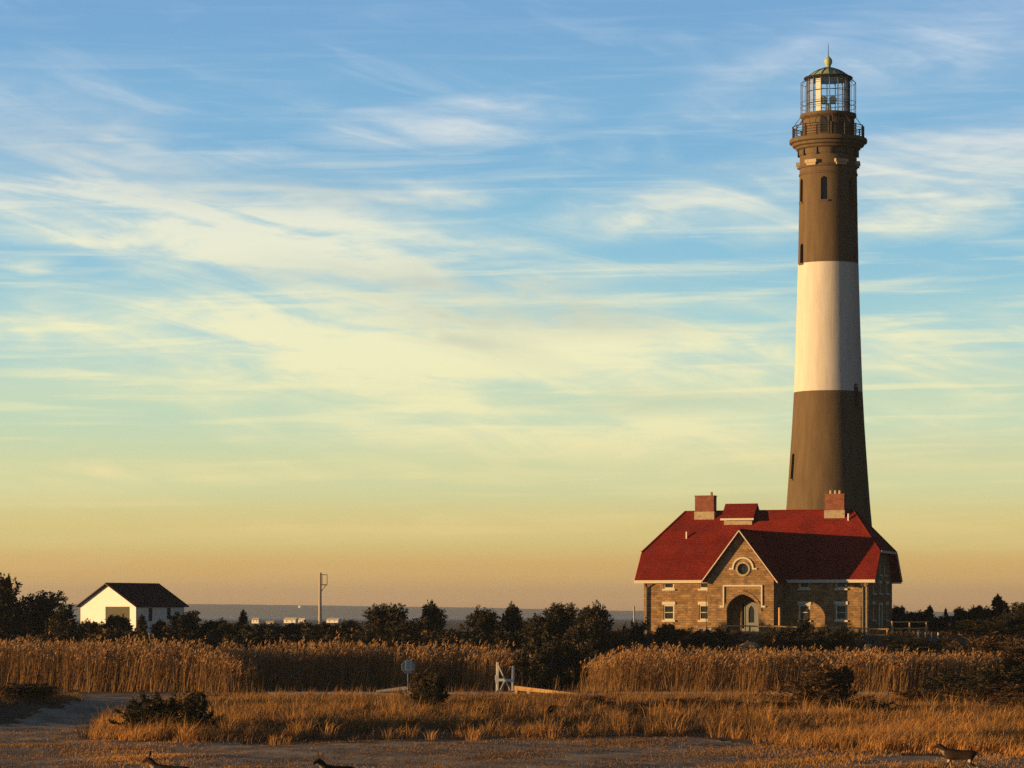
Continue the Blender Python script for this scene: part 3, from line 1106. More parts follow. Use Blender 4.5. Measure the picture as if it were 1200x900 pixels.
# ------------------------------------------------------------------ lighthouse
def lighthouse():
    TY = 282.0
    s = TY / F
    TX = (970.6 - 600) * s
    G = HG
    lh = thing('lighthouse', 'tall lighthouse tower banded brown, white and brown with glazed lantern on top', 'lighthouse', (TX, TY, G), R(-5.9))
    Z = lambda y: (HZ - y) * s - G
    r = lambda px: px * s
    # local -y faces the camera
    rows = [(742, 62), (700, 58.5), (660, 55), (620, 51.3), (590, 48.6), (560, 46.4), (530, 44.3), (500, 42.3), (460, 40.1), (420, 38.6), (380, 37.3), (345, 36.3), (310, 35.3), (270, 34.5), (235, 33.9), (180, 33.2)]
    mb = MB()
    mb.lathe([(r(p), Z(y)) for y, p in rows], 96)
    tmp = link('t', mb.mesh('shaft'), [M['tower_brown'], M['tower_white']])
    tmp.location = (0, 0, -500)
    cutters = []

    def rad(z):
        zs = [Z(y) for y, _ in rows]
        return float(np.interp(z, zs, [r(p) for _, p in rows]))
    wins = [(965 - 0.5, 211, 238)]
    specs = []
    for k in range(6):
        specs.append((R(-8 + 60 * k), 211, 238))
    specs += [(R(-62), 287, 310), (R(54), 451, 478), (R(-66), 532, 562)]
    holes = []
    cm = MB()
    for (a, y0, y1) in specs:
        z0, z1 = Z(y1), Z(y0)
        w = 0.62
        n = 10
        ol = [(-w / 2, z0), (w / 2, z0)] + [(w / 2 * math.cos(t), z1 - w / 2 + w / 2 * math.sin(t)) for t in [math.pi * k / n for k in range(n + 1)]]
        rr = rad((z0 + z1) / 2)
        rot = Matrix.Rotation(a, 3, 'Z')
        vs = [rot @ Vector((x, -(rr - 0.45), z)) for x, z in ol] + [rot @ Vector((x, -(rr + 0.6), z)) for x, z in ol]
        k = len(ol)
        fs = [tuple(range(k)), tuple(range(k, 2 * k))[::-1]] + [(i, k + i, k + (i + 1) % k, (i + 1) % k) for i in range(k)]
        cm.add(vs, fs)
        holes.append((a, z0, z1, w, rr, ol))
    cut = link('c', cm.mesh('c'))
    cut.location = (0, 0, -500)
    bo = tmp.modifiers.new('b', 'BOOLEAN')
    bo.object = cut
    bo.operation = 'DIFFERENCE'
    bo.solver = 'EXACT'
    me = evaluated(tmp)
    bpy.data.objects.remove(tmp)
    bpy.data.objects.remove(cut)
    zb0, zb1 = Z(460), Z(310)
    mi = []
    sm = []
    for p in me.polygons:
        mi.append(1 if zb0 < p.center.z < zb1 else 0)
        sm.append(True)
    me.materials.clear()
    me.polygons.foreach_set('use_smooth', sm)
    me.polygons.foreach_set('material_index', mi)
    me.set_sharp_from_angle(angle=R(25))
    me.name = 'tower_shaft'
    link('tower_shaft', me, [M['tower_brown'], M['tower_white']], lh)
    for (a, z0, z1, w, rr, ol) in holes:
        rot = Matrix.Rotation(a, 3, 'Z')
        rh = rad(z1) + 0.03
        fn = lambda x, z, d: rot @ Vector((x, -(rr - 0.36 + d), z))
        o2 = [(x * 0.999, z) for x, z in ol]
        inner = [(x * 0.78, z0 + 0.08 + (z - z0) * 0.92) for x, z in ol]
        wd = plate('window', o2, [inner], 0.08, fn, M['tower_brown'], lh)
        plate('pane', inner, [], 0.03, lambda x, z, d: fn(x, z, d - 0.02), M['glass_dark'], wd)
        sl = MB()
        sl.box(rot @ Vector((0, -(rad(z0) - 0.03), z0 - 0.08)), (w + 0.12, 0.24, 0.16), rot)
        sl.build('sill', M['tower_brown'], wd)
    # mouldings and stone corbels under the gallery
    co = MB()
    co.lathe([(r(32.5), Z(207)), (r(34.4), Z(206.4)), (r(34.4), Z(204.6)), (r(33.0), Z(203.6)), (r(33.0), Z(199)), (r(34.6), Z(198)), (r(34.6), Z(196)), (r(33), Z(195)), (r(32.0), Z(194.6))], 72, True)
    co.build('neck_moulding', M['iron_brown'], lh, True)
    for k in range(6):
        a = R(-34 + 60 * k)
        rot = Matrix.Rotation(a, 3, 'Z')
        c = MB()
        c.box(rot @ Vector((0, -r(33.9), Z(192.6))), (1.25, 0.5, 0.30), rot)
        c.box(rot @ Vector((0, -r(33.4), Z(195.7))), (1.0, 0.42, 0.24), rot)
        c.build('corbel', M['capstone'], lh)
    ga = MB()
    ga.lathe([(r(32), Z(183)), (r(34.2), Z(183)), (r(34.6), Z(177)), (r(37.6), Z(175.6)), (r(38.4), Z(173.6)), (r(41.6), Z(172.2)), (r(42.2), Z(169.6)), (r(45.2), Z(168.4)), (r(45.6), Z(166)), (r(45.0), Z(164)), (r(44), Z(163.4)), (r(27), Z(163.2))], 72, True)
    ga.build('gallery_deck', M['tower_brown'], lh, True)
    for k in range(12):
        rot = Matrix.Rotation(R(30 * k + 6), 3, 'Z')
        br = MB()
        br.box(rot @ Vector((0, -r(34.0), Z(179.5))), (0.20, 0.30, 0.80), rot)
        br.build('gallery_bracket', M['dark_metal'], lh)

    def ring(mb, rp, y, t, n=48):
        pts = [Vector((r(rp) * math.cos(2 * math.pi * k / n), r(rp) * math.sin(2 * math.pi * k / n), Z(y))) for k in range(n + 1)]
        mb.tube(pts, t, 6, False)
    ra = MB()
    for y in (149.5, 152.5, 155.5, 158.5):
        ring(ra, 41.2, y, 0.024 if y > 150 else 0.04)
    for k in range(16):
        a = R(22.5 * k + 5)
        p = Vector((r(41.2) * math.sin(a), -r(41.2) * math.cos(a), 0))
        ra.tube([p + Vector((0, 0, Z(163.4))), p + Vector((0, 0, Z(148.6)))], 0.06 if k % 2 else 0.085, 8)
    ra.build('gallery_railing', M['dark_metal'], lh, True)
    # watch room
    wr = MB()
    wr.lathe([(r(29.3), Z(163.3)), (r(29.3), Z(139.2)), (r(28.4), Z(139.0))], 64)
    w = wr.build('watch_room', M['tower_brown'], lh, True)
    for a in (-9, 85, 170, 265):
        rot = Matrix.Rotation(R(a), 3, 'Z')
        fn = lambda x, z, d: rot @ Vector((x, -(r(29.3) + d), z))
        wd = 0.66
        ol = [(-wd / 2, Z(159.5)), (wd / 2, Z(159.5))] + [(wd / 2 * math.cos(t), Z(142) + wd / 2 * math.sin(t)) for t in [math.pi * k / 10 for k in range(11)]]
        ou = [(-wd / 2 - 0.12, Z(160.5)), (wd / 2 + 0.12, Z(160.5))] + [((wd / 2 + 0.12) * math.cos(t), Z(142) + (wd / 2 + 0.12) * math.sin(t)) for t in [math.pi * k / 10 for k in range(11)]]
        f = plate('window', ou, [ol], 0.14, lambda x, z, d: fn(x, z, d + 0.0), M['iron_brown'], lh)
        plate('pane', ol, [], 0.03, lambda x, z, d: fn(x, z, d + 0.02), M['glass_dark'], f)
    ld = MB()
    ld.lathe([(r(29.2), Z(141.2)), (r(31), Z(139.5)), (r(32.6), Z(138)), (r(33.0), Z(136.3)), (r(32.6), Z(134.6)), (r(20), Z(134.2)), (r(20), Z(141))], 64, True)
    ld.build('lantern_deck', M['iron_brown'], lh, True)
    for k in range(12):
        a = R(30 * k + 8)
        d = Vector((math.sin(a), -math.cos(a), 0))
        st = MB()
        st.tube([d * r(32.4) + Vector((0, 0, Z(137.5))), d * r(41) + Vector((0, 0, Z(149.3)))], 0.032, 6)
        st.build('deck_brace', M['iron_brown'], lh)
    # lantern: sixteen tall panes between slender bars
    n = 16
    RL = r(25.2)
    fr = MB()
    for k in range(n):
        a = 2 * math.pi * k / n + 0.06
        p = Vector((RL * math.sin(a), -RL * math.cos(a), 0))
        fr.tube([p + Vector((0, 0, Z(134.4))), p + Vector((0, 0, Z(92.5)))], 0.05, 6)
    for y in (133.6, 122, 108, 94.0):
        pts = [Vector((RL * math.sin(2 * math.pi * k / n + 0.06), -RL * math.cos(2 * math.pi * k / n + 0.06), Z(y))) for k in range(n + 1)]
        fr.tube(pts, 0.045 if y in (133.6, 94.0) else 0.03, 6, False)
    fr.build('lantern_frame', M['dark_metal'], lh)
    gl = MB()
    RG = RL - 0.03
    for k in range(n):
        a0, a1 = 2 * math.pi * k / n + 0.06, 2 * math.pi * (k + 1) / n + 0.06
        gl.add([(RG * math.sin(a0), -RG * math.cos(a0), Z(134.3)), (RG * math.sin(a1), -RG * math.cos(a1), Z(134.3)), (RG * math.sin(a1), -RG * math.cos(a1), Z(93)), (RG * math.sin(a0), -RG * math.cos(a0), Z(93))], [(0, 1, 2, 3)])
    gl.build('lantern_glass', M['lantern_glass'], lh)
    bl = MB()
    RB = RL - 0.12
    for k in (12, 13, 14, 2, 3):
        a0, a1 = 2 * math.pi * (k + 0.12) / n + 0.06, 2 * math.pi * (k + 0.88) / n + 0.06
        bl.add([(RB * math.sin(a0), -RB * math.cos(a0), Z(133)), (RB * math.sin(a1), -RB * math.cos(a1), Z(133)), (RB * math.sin(a1), -RB * math.cos(a1), Z(95)), (RB * math.sin(a0), -RB * math.cos(a0), Z(95))], [(0, 1, 2, 3)])
    b = bl.build('lantern_blind', M['lantern_blind'], lh)
    cg = MB()
    for k in range(20):
        a = R(18 * k + 3)
        p = Vector((r(32.2) * math.sin(a), -r(32.2) * math.cos(a), 0))
        cg.tube([p + Vector((0, 0, Z(136))), p + Vector((0, 0, Z(98)))] + [p * 0.86 + Vector((0, 0, Z(93.5)))], 0.022, 5)
    for y in (121, 126.5, 98):
        ring(cg, 32.2, y, 0.022)
    cg.build('lantern_cage', M['dark_metal'], lh)
    bc = MB()
    bc.tube([(0, 0, Z(134)), (0, 0, Z(121))], [0.32, 0.26], 14)
    be = bc.build('beacon', M['bronze'], lh, True)
    for s_ in (-1, 1):
        d = MB()
        d.tube([(s_ * 0.42, -0.42, Z(117.5)), (s_ * 0.42, -0.28, Z(117.5)), (s_ * 0.42, 0.2, Z(117.5)), (s_ * 0.42, 0.42, Z(117.5))], [0.30, 0.36, 0.36, 0.24], 16)
        d.build('lamp_drum', M['brass'], be, True)
    # ribbed dome, ball and rod
    do = MB()
    dome = [(r(27.8), Z(92.2)), (r(27.6), Z(91)), (r(24.5), Z(90.2)), (r(21.8), Z(88.4)), (r(17.5), Z(85.4)), (r(12.0), Z(82.6)), (r(6.5), Z(80.6)), (r(4.4), Z(80.0)), (r(3.4), Z(79))]
    do.lathe(dome, 48)
    dm = do.build('dome', M['bronze'], lh, True)
    rb = MB()
    for k in range(16):
        a = 2 * math.pi * k / 16 + 0.06
        pts = [Vector((q * math.sin(a), -q * math.cos(a), z + 0.03)) for q, z in dome[2:-1]]
        rb.tube(pts, 0.035, 6)
    ring(rb, 27.6, 92, 0.09)
    rb.build('dome_rib', M['dark_metal'], dm)
    fi = MB()
    fi.lathe([(r(1.8), Z(80)), (r(2.4), Z(78.4)), (r(3.2), Z(77.6)), (r(3.0), Z(76.6)), (r(4.4), Z(74.5)), (r(4.7), Z(72)), (r(4.2), Z(69.3)), (r(2.4), Z(67.3)), (r(1.4), Z(66.4)), (r(0.8), Z(65))], 20)
    fi.build('finial', M['bronze'], dm, True)
    ro = MB()
    ro.tube([(0, 0, Z(66)), (0, 0, Z(51))], [0.05, 0.025], 6)
    ro.build('lightning_rod', M['dark_metal'], dm)
    return lh


lighthouse()


# ------------------------------------------------------------------ white garage on the left
def garage():
    Y = 292.0
    s = Y / F
    al = R(32.5)
    near = P(159.3, 740, Y)
    W, Ld = 71.3 * s / math.cos(al), 48.5 * s / math.sin(al)
    G = gz(near.x, near.y) - 0.1
    g = thing('garage', 'small white gabled garage with dark roof and olive door behind the cedars', 'garage', (near.x, near.y, G), -al)
    ev = (HZ - 709) * s - G
    ap = (HZ - 684.0) * s - G
    th = 0.2
    plate('gable_wall', [(-W, -0.3), (0, -0.3), (0, ev), (-W / 2, ap - 0.1), (-W, ev)], [rect(-W * 0.33, W * 0.44, -0.1, ev - 0.15)], th, lambda a, b, d: Vector((a, th / 2 - d, b)), M['shed_white'], g)
    plate('gable_wall', [(-W, -0.3), (0, -0.3), (0, ev), (-W / 2, ap - 0.1), (-W, ev)], [], th, lambda a, b, d: Vector((a, Ld - th / 2 - d, b)), M['shed_white'], g)
    wz = (ev - 1.35, ev - 0.25)
    sw = [(Ld * 0.30, 0.62, wz[0] - 0.2, wz[1]), (Ld * 0.68, 0.62, wz[0], wz[1])]
    plate('side_wall', [(th, -0.3), (Ld - th, -0.3), (Ld - th, ev), (th, ev)], [rect(*q) for q in sw], th, lambda a, b, d: Vector((-th / 2 + d, a, b)), M['shed_white'], g)
    plate('side_wall', [(th, -0.3), (Ld - th, -0.3), (Ld - th, ev), (th, ev)], [], th, lambda a, b, d: Vector((-W + th / 2 + d, a, b)), M['shed_white'], g)
    for q in sw:
        f = plate('window', rect(*q), [rect(q[0], q[1] - 0.12, q[2] + 0.06, q[3] - 0.06)], 0.08, lambda a, b, d: Vector((-0.10 + d, a, b)), M['dark_metal'], g)
        plate('pane', rect(q[0], q[1] - 0.1, q[2] + 0.05, q[3] - 0.05), [], 0.02, lambda a, b, d: Vector((-0.12 + d, a, b)), M['glass_dark'], f)
    dr = plate('garage_door', rect(-W * 0.33, W * 0.44, -0.1, ev - 0.15), [], 0.08, lambda a, b, d: Vector((a, 0.10 - d, b)), M['olive'], g)
    ln = MB()
    for k in range(4):
        ln.box((-W * 0.33, 0.05, 0.3 + k * 0.55), (W * 0.44 - 0.06, 0.03, 0.04))
    ln.build('door_batten', M['olive'], dr)
    rf = MB()
    ov = 0.35
    sl = (ap - ev) / (W / 2)
    for sgn in (-1, 1):
        e = -W / 2 + sgn * (W / 2 + ov)
        rf.slab([(e, -ov, ev - ov * sl + 0.12), (-W / 2, -ov, ap + 0.12), (-W / 2, Ld + ov, ap + 0.12), (e, Ld + ov, ev - ov * sl + 0.12)], 0.12)
    ro = rf.build('roof', M['dark_roof'], g)
    rk = MB()
    for sgn in (-1, 1):
        e = -W / 2 + sgn * (W / 2 + ov)
        rk.bar((e, -ov - 0.03, ev - ov * sl + 0.02), (-W / 2, -ov - 0.03, ap + 0.02), 0.04, 0.18, (0, 1, 0))
    rk.build('rake_board', M['dark_metal'], ro)


garage()


# ------------------------------------------------------------------ small built things
def utility_pole():
    Y = 285.0
    b = P(375, 742, Y)
    s = Y / F
    G = gz(b.x, b.y) - 0.2
    top = (HZ - 671) * s - G
    o = thing('utility_pole', 'tall pale wooden pole with a small metal cage bracket at its top', 'utility pole', (b.x, b.y, G))
    m = MB()
    m.tube([(0, 0, 0), (0, 0, top * 0.5), (0.03, 0, top)], [0.17, 0.15, 0.12], 12)
    m.build('pole', M['pole_wood'], o, True)
    c = MB()
    z0, z1 = top - 1.15, top - 0.2
    for z in (z0, z1):
        c.bar((0.08, 0, z), (0.66, 0, z), 0.06, 0.06)
    c.bar((0.66, 0, z0 - 0.03), (0.66, 0, z1 + 0.03), 0.05, 0.05)
    c.bar((0.22, 0, z0), (0.22, 0, z1), 0.03, 0.03)
    c.bar((0.12, 0.0, top - 1.75), (0.55, 0.0, z0), 0.05, 0.05)
    c.bar((0.25, -0.16, z0 + 0.03), (0.66, -0.16, z0 + 0.03), 0.04, 0.04)
    c.bar((0.66, -0.16, z0), (0.66, 0.02, z0), 0.04, 0.04)
    c.build('cage_bracket', M['dark_metal'], o)


utility_pole()
BY = 209.5                       # the boardwalk runs across here
BZ = -5.30


def boardwalk():
    o = thing('boardwalk', 'low grey plank boardwalk running across in front of the reeds', 'boardwalk', (0, BY, -5.5))
    x0, x1 = (315 - 600) * BY / F, (1060 - 600) * BY / F
    d = MB()
    rng = random.Random(4)
    x = x0
    while x < x1:
        w = 0.14
        d.box((x + w / 2, rng.uniform(-0.02, 0.02), 0.20 + rng.uniform(-0.006, 0.006)), (w - 0.012, 1.5, 0.045))
        x += w
    d.build('deck', M['grey_wood'], o)
    b = MB()
    for y in (-0.7, 0.7):
        b.box(((x0 + x1) / 2, y, 0.09), (x1 - x0, 0.09, 0.17))
    b.build('edge_beam', M['grey_wood'], o)


boardwalk()


def notice_sign():
    p = P(478.5, 813, BY - 2.2)
    G = gz(p.x, p.y)
    s = p.y / F
    o = thing('notice_sign', 'grey octagonal sign on a thin post carrying a white notice', 'sign', (p.x, p.y, G), R(17))
    zc = (HZ - 781.5) * s - G
    po = MB()
    po.box((0, 0.05, (zc + 0.1) / 2 - 0.1), (0.075, 0.06, zc + 0.3))
    po.build('post', M['grey_wood'], o)
    rr = 8.0 * s / math.cos(R(22.5))
    oc = [(rr * math.cos(R(22.5 + 45 * k)), zc + rr * math.sin(R(22.5 + 45 * k))) for k in range(8)]
    bd = plate('sign_board', oc, [], 0.03, lambda a, b, d: Vector((a, -d, b)), M['sign_grey'], o)
    nw, nh = 3.6 * s, 6.0 * s
    plate('notice', [(-nw, zc - nh + 0.1), (nw, zc - nh + 0.1), (nw, zc + nh + 0.1), (-nw, zc + nh + 0.1)], [], 0.012, lambda a, b, d: Vector((a, -0.024 - d, b)), M['white'], bd)
    # three lines of print, too small to read
    for z, runs in ((0.24, ((-0.14, 0.05), (-0.06, 0.1), (0.07, 0.08))), (0.10, ((-0.13, 0.12), (0.03, 0.1))), (-0.05, ((-0.1, 0.08), (0.0, 0.11))), (-0.17, ((-0.12, 0.07), (-0.02, 0.13)))):
        t = MB()
        x0, x1 = runs[0][0], runs[-1][0] + runs[-1][1]
        t.box(((x0 + x1) / 2, -0.034, zc + z + 0.08), (x1 - x0, 0.008, 0.05))
        t.build('print_line', M['ink'], bd)


notice_sign()


def gate_frame():
    Y = BY + 1.1
    s = Y / F
    p = P(591, 813, Y)
    G = gz(p.x, p.y)
    o = thing('barrier_frame', 'grey white painted timber frame with a diagonal brace beside the plank ramp', 'barrier', (p.x, p.y, G), R(6))
    X = lambda x: (x - 591) * s
    Z = lambda y: (HZ - y) * s - G
    for name, x, y0, y1 in (('post', 582.5, 776, 815), ('post', 601, 780.5, 815)):
        m = MB()
        m.bar((X(x), 0, Z(y1)), (X(x) + 0.03, 0, Z(y0)), 0.15, 0.17, (0, 1, 0))
        m.build(name, M['white'], o)
    m = MB()
    m.bar((X(581), -0.13, Z(796.5)), (X(602), -0.13, Z(797.5)), 0.08, 0.18)
    m.build('cross_bar', M['white'], o)
    m = MB()
    m.bar((X(583.5), -0.24, Z(780)), (X(599), -0.24, Z(813)), 0.07, 0.14, (0, 1, 0))
    m.build('brace', M['white'], o)
    for a, b in (((580.5, 797), (583.5, 812)), ((590.5, 798), (583.5, 812))):
        m = MB()
        m.bar((X(a[0]), -0.33, Z(a[1])), (X(b[0]), -0.33, Z(b[1])), 0.06, 0.10, (0, 1, 0))
        m.build('strut', M['white'], o)
    m = MB()
    m.box((X(581), -0.36, Z(794)), (0.16, 0.1, 0.34))
    m.build('latch_box', M['white'], o)


gate_frame()


def ramp_rail(name, label, x0, y0, x1, y1, Y, m_, t0, t1, legs, rz):
    s = Y / F
    a = P(x0, y0, Y)
    G = gz(a.x, a.y)
    o = thing(name, label, 'ramp rail', (a.x, a.y, G), rz)
    ln = abs(x1 - x0) * s / math.cos(rz)
    sg = 1 if x1 > x0 else -1
    z0, z1 = (HZ - y0) * s - G, (HZ - y1) * s - G
    w = 0.55
    m = MB()
    pts = [(0, z0), (sg * ln, z1), (sg * ln, z1 - t1), (0, z0 - t0)]
    m.add([(x, -w / 2, z) for x, z in pts] + [(x, w / 2, z) for x, z in pts], [(0, 1, 2, 3), (7, 6, 5, 4), (0, 4, 5, 1), (1, 5, 6, 2), (2, 6, 7, 3), (3, 7, 4, 0)])
    m.build('beam', m_, o)
    for f in legs:
        l = MB()
        zt = z0 + (z1 - z0) * f - 0.12
        l.box((sg * ln * f + 0.06, 0, zt / 2 - 0.1), (0.2, w - 0.06, zt + 0.2))
        l.build('leg', m_, o)


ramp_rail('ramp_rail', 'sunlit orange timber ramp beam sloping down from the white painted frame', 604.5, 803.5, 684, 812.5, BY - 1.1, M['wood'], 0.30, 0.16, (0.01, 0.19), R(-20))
ramp_rail('ramp_rail', 'shaded grey timber ramp beam beside the octagonal sign post', 481, 803.5, 441, 809, BY - 1.1, M['grey_wood'], 0.24, 0.14, (0.02, 0.22), R(-4))  # same kind of beam; its shade is put into the grey wood colour


def fence(label, pts, hgt, m_, sag=0.02, rails=(0.98, 0.52)):
    o = thing('rail_fence', label, 'fence', (pts[0][0], pts[0][1], gz(*pts[0])))
    rng = random.Random(len(label))
    b = Vector(o.location)
    tops = []
    for (x, y) in pts:
        z = gz(x, y)
        m = MB()
        m.tube([(x - b.x, y - b.y, z - b.z - 0.2), (x - b.x + rng.uniform(-.03, .03), y - b.y, z - b.z + hgt)], [0.085, 0.075], 8)
        m.build('post', m_, o)
        tops.append(Vector((x - b.x, y - b.y - 0.1, z - b.z)))
    for i in range(len(tops) - 1):
        for k in rails:
            m = MB()
            e = Vector((0.1, 0, 0))
            m.tube([tops[i] - e + Vector((0, 0, hgt * k - 0.05 + rng.uniform(-.03, .03))), (tops[i] + tops[i + 1]) / 2 + Vector((0, 0, hgt * k - 0.05 - sag)), tops[i + 1] + e + Vector((0, 0, hgt * k - 0.05 + rng.uniform(-.03, .03)))], 0.062, 7)
            m.build('rail', m_, o)


def line(x0, x1, Y0, Y1, n):
    out = []
    for k in range(n):
        t = k / (n - 1)
        Y = Y0 + (Y1 - Y0) * t
        x = x0 + (x1 - x0) * t
        out.append(((x - 600) * Y / F, Y))
    return out


fence('weathered split rail fence crossing in front of the porch and the house\'s right half', line(846, 1040, 252.5, 251, 7), 1.05, M['wood'])
fence('short split rail fence to the right of the house end wall', line(1046, 1086, 256, 258, 3), 1.15, M['wood'])

for (x, y0, y1, lab, w) in ((1076, 739, 752, 'taller white post at the fence end, leftmost of the four', 0.12), (1084.5, 741, 750, 'short white post second along from the fence end', 0.09),
                            (1091.5, 741.5, 750, 'slim white post third along from the fence end', 0.08), (1099.5, 741, 752, 'white post furthest from the house', 0.12)):
    Y = 252
    p = P(x, y1 + 2, Y)
    G = gz(p.x, p.y)
    m = MB()
    h = (HZ - y0) * Y / F - G
    m.lathe([(w * 0.52, -0.2), (w * 0.5, h - 0.05), (w * 0.38, h - 0.012), (w * 0.1, h)], 12)
    o = m.build('white_post', M['white'], None, True)
    o.location = (p.x, p.y, G)
    tag(o, lab, 'post', 'white posts beyond the fence end')

for (x, y0, lab, rr, mm, Y) in ((827.5, 699, 'thin dark metal post standing in front of the second ground floor window', 0.035, 'dark_metal', 256.5), (743, 710, 'dark wooden post standing alone left of the house wall', 0.085, 'pole_wood', 262),
                            (913.5, 712, 'brown timber post beside the porch wing\'s shaded side', 0.12, 'wood', 261.0)):  # wood coloured bar stands for the sunlit strip of the arch jamb
    p = P(x, 740, Y)
    G = gz(p.x, p.y)
    m = MB()
    h = (HZ - y0) * Y / F - G
    m.tube([(0, 0, -0.2), (0.01, 0, h * 0.6), (0, 0, h)], [rr, rr * 0.95, rr * 0.85], 10)
    o = m.build('post', M[mm], None, True)
    o.name = 'marker_post'
    o.location = (p.x, p.y, G)
    tag(o, lab, 'post')


def crate(x, y, lab):
    Y = 257.0
    p = P(x, y, Y)
    G = gz(p.x, p.y)
    o = thing('air_vent_box', lab, 'vent box', (p.x, p.y, G), R(-18))
    hh = max(0.3, (HZ - (y - 6)) * Y / F - G)
    m = MB()
    m.box((0, 0, hh / 2), (0.44, 0.4, hh))
    m.build('body', M['white'], o)
    m = MB()
    m.box((0, 0, hh + 0.02), (0.5, 0.46, 0.05))
    m.build('lid', M['white'], o)
    m = MB()
    for k in range(4):
        m.box((0, -0.21, hh * 0.35 + k * 0.09), (0.3, 0.02, 0.03))
    m.build('grille', M['dark_metal'], o)


crate(820, 743, 'white box at the foot of the stone wall, left of the thin metal post')
crate(831, 743, 'white box at the foot of the stone wall, right of the thin metal post')


def boulder(x, y, w, h, lab, seed, Y=246.0):
    p = P(x, y, Y)
    G = gz(p.x, p.y)
    h = max(0.5, (HZ - y) * Y / F - G + h * 0.5)
    bm = bmesh.new()
    bmesh.ops.create_icosphere(bm, subdivisions=3, radius=1)
    rng = random.Random(seed)
    ph = [rng.uniform(0, 6) for _ in range(6)]
    for v in bm.verts:
        c = v.co
        k = 1 + 0.16 * math.sin(c.x * 3 + ph[0]) * math.cos(c.y * 4 + ph[1]) + 0.10 * math.sin(c.z * 6 + c.x * 5 + ph[2]) + 0.05 * math.sin(c.x * 13 + c.y * 11 + ph[3])
        v.co = Vector((c.x * w * k, c.y * w * 0.7 * k, max(-0.3, c.z) * h * (0.75 + 0.25 * k)))
    me = bpy.data.meshes.new('boulder')
    bm.to_mesh(me)
    bm.free()
    o = link('boulder', me, M['rock'])
    o.location = (p.x, p.y, G)
    tag(o, lab, 'boulder')


boulder(877, 754.5, 1.0, 0.4, 'long low sunlit boulder between the shrubs below the porch', 2)
boulder(1017, 757.5, 0.6, 0.5, 'blocky sunlit boulder under the fence below the house\'s right corner', 5)


# ------------------------------------------------------------------ far cottages and water towers across the marsh
def cottage(x, yb, w, h, Y, lab, wall, roofm):
    p = P(x, yb, Y)
    o = thing('cottage', lab, 'house', (p.x, p.y, p.z), R(-22))
    W = w * Y / F
    H = h * Y / F
    m = MB()
    m.box((0, 0, H * 0.3 - 2), (W, W * 0.5, H * 0.6 + 4))
    m.add([(-W / 2, -W * .25, H * .6), (-W / 2, W * .25, H * .6), (-W / 2, 0, H)], [(0, 1, 2)])
    m.add([(W / 2, -W * .25, H * .6), (W / 2, W * .25, H * .6), (W / 2, 0, H)], [(0, 1, 2)])
    m.build('wall', wall, o)
    m = MB()
    for s in (-1, 1):
        m.slab([(-W * .54, s * W * .29, H * .55), (W * .54, s * W * .29, H * .55), (W * .54, 0, H * 1.03), (-W * .54, 0, H * 1.03)], 0.3)
    m.build('roof', roofm, o)
    m = MB()
    for q in (-0.25, 0.2):
        m.box((q * W, -W * .25 - 0.05, H * 0.3), (W * 0.1, 0.1, H * 0.22))
    m.build('window', M['glass_dark'], o)


cottage(300, 729.5, 9, 5.5, 1900, 'tiny distant pale cottage left of the other white roofs on the flats', M['white'], M['capstone'])
cottage(341, 729.5, 15, 5.5, 2000, 'distant wide white building on the flats left of the utility pole', M['white'], M['cream'])
cottage(354, 729, 8, 4.5, 2100, 'small distant white cottage nearest the pole\'s left side', M['white'], M['cream'])
cottage(391, 729, 15, 4.5, 2050, 'long low distant white building right of the utility pole', M['white'], M['cream'])
cottage(317, 731, 10, 3.5, 1800, 'low distant grey shed between the pale cottage and wide white building', M['capstone'], M['capstone'])
for (x, y, lab) in ((352, 711, 'larger tiny pale water tower on the far wooded shore'), (388.5, 714.5, 'smaller tiny pale water tower on the far shore right of the pole')):
    Y = 7800.0
    p = P(x, y, Y)
    o = thing('water_tower', lab, 'water tower', (p.x, p.y, 4))
    k = 1.0 if x < 370 else 0.7
    t = MB()
    t.lathe([(0.5, p.z - 4 - 5 * k), (4 * k, p.z - 4 - 4 * k), (5.5 * k, p.z - 4 - 1 * k), (5.5 * k, p.z - 4 + 1 * k), (3.5 * k, p.z - 4 + 3.4 * k), (0.4, p.z - 4 + 4.2 * k)], 20)
    t.build('tank', M['white'], o, True)
    t = MB()
    t.lathe([(2.4, -2), (1.5, p.z - 4 - 4.4 * k)], 12)
    t.build('stem', M['white'], o)


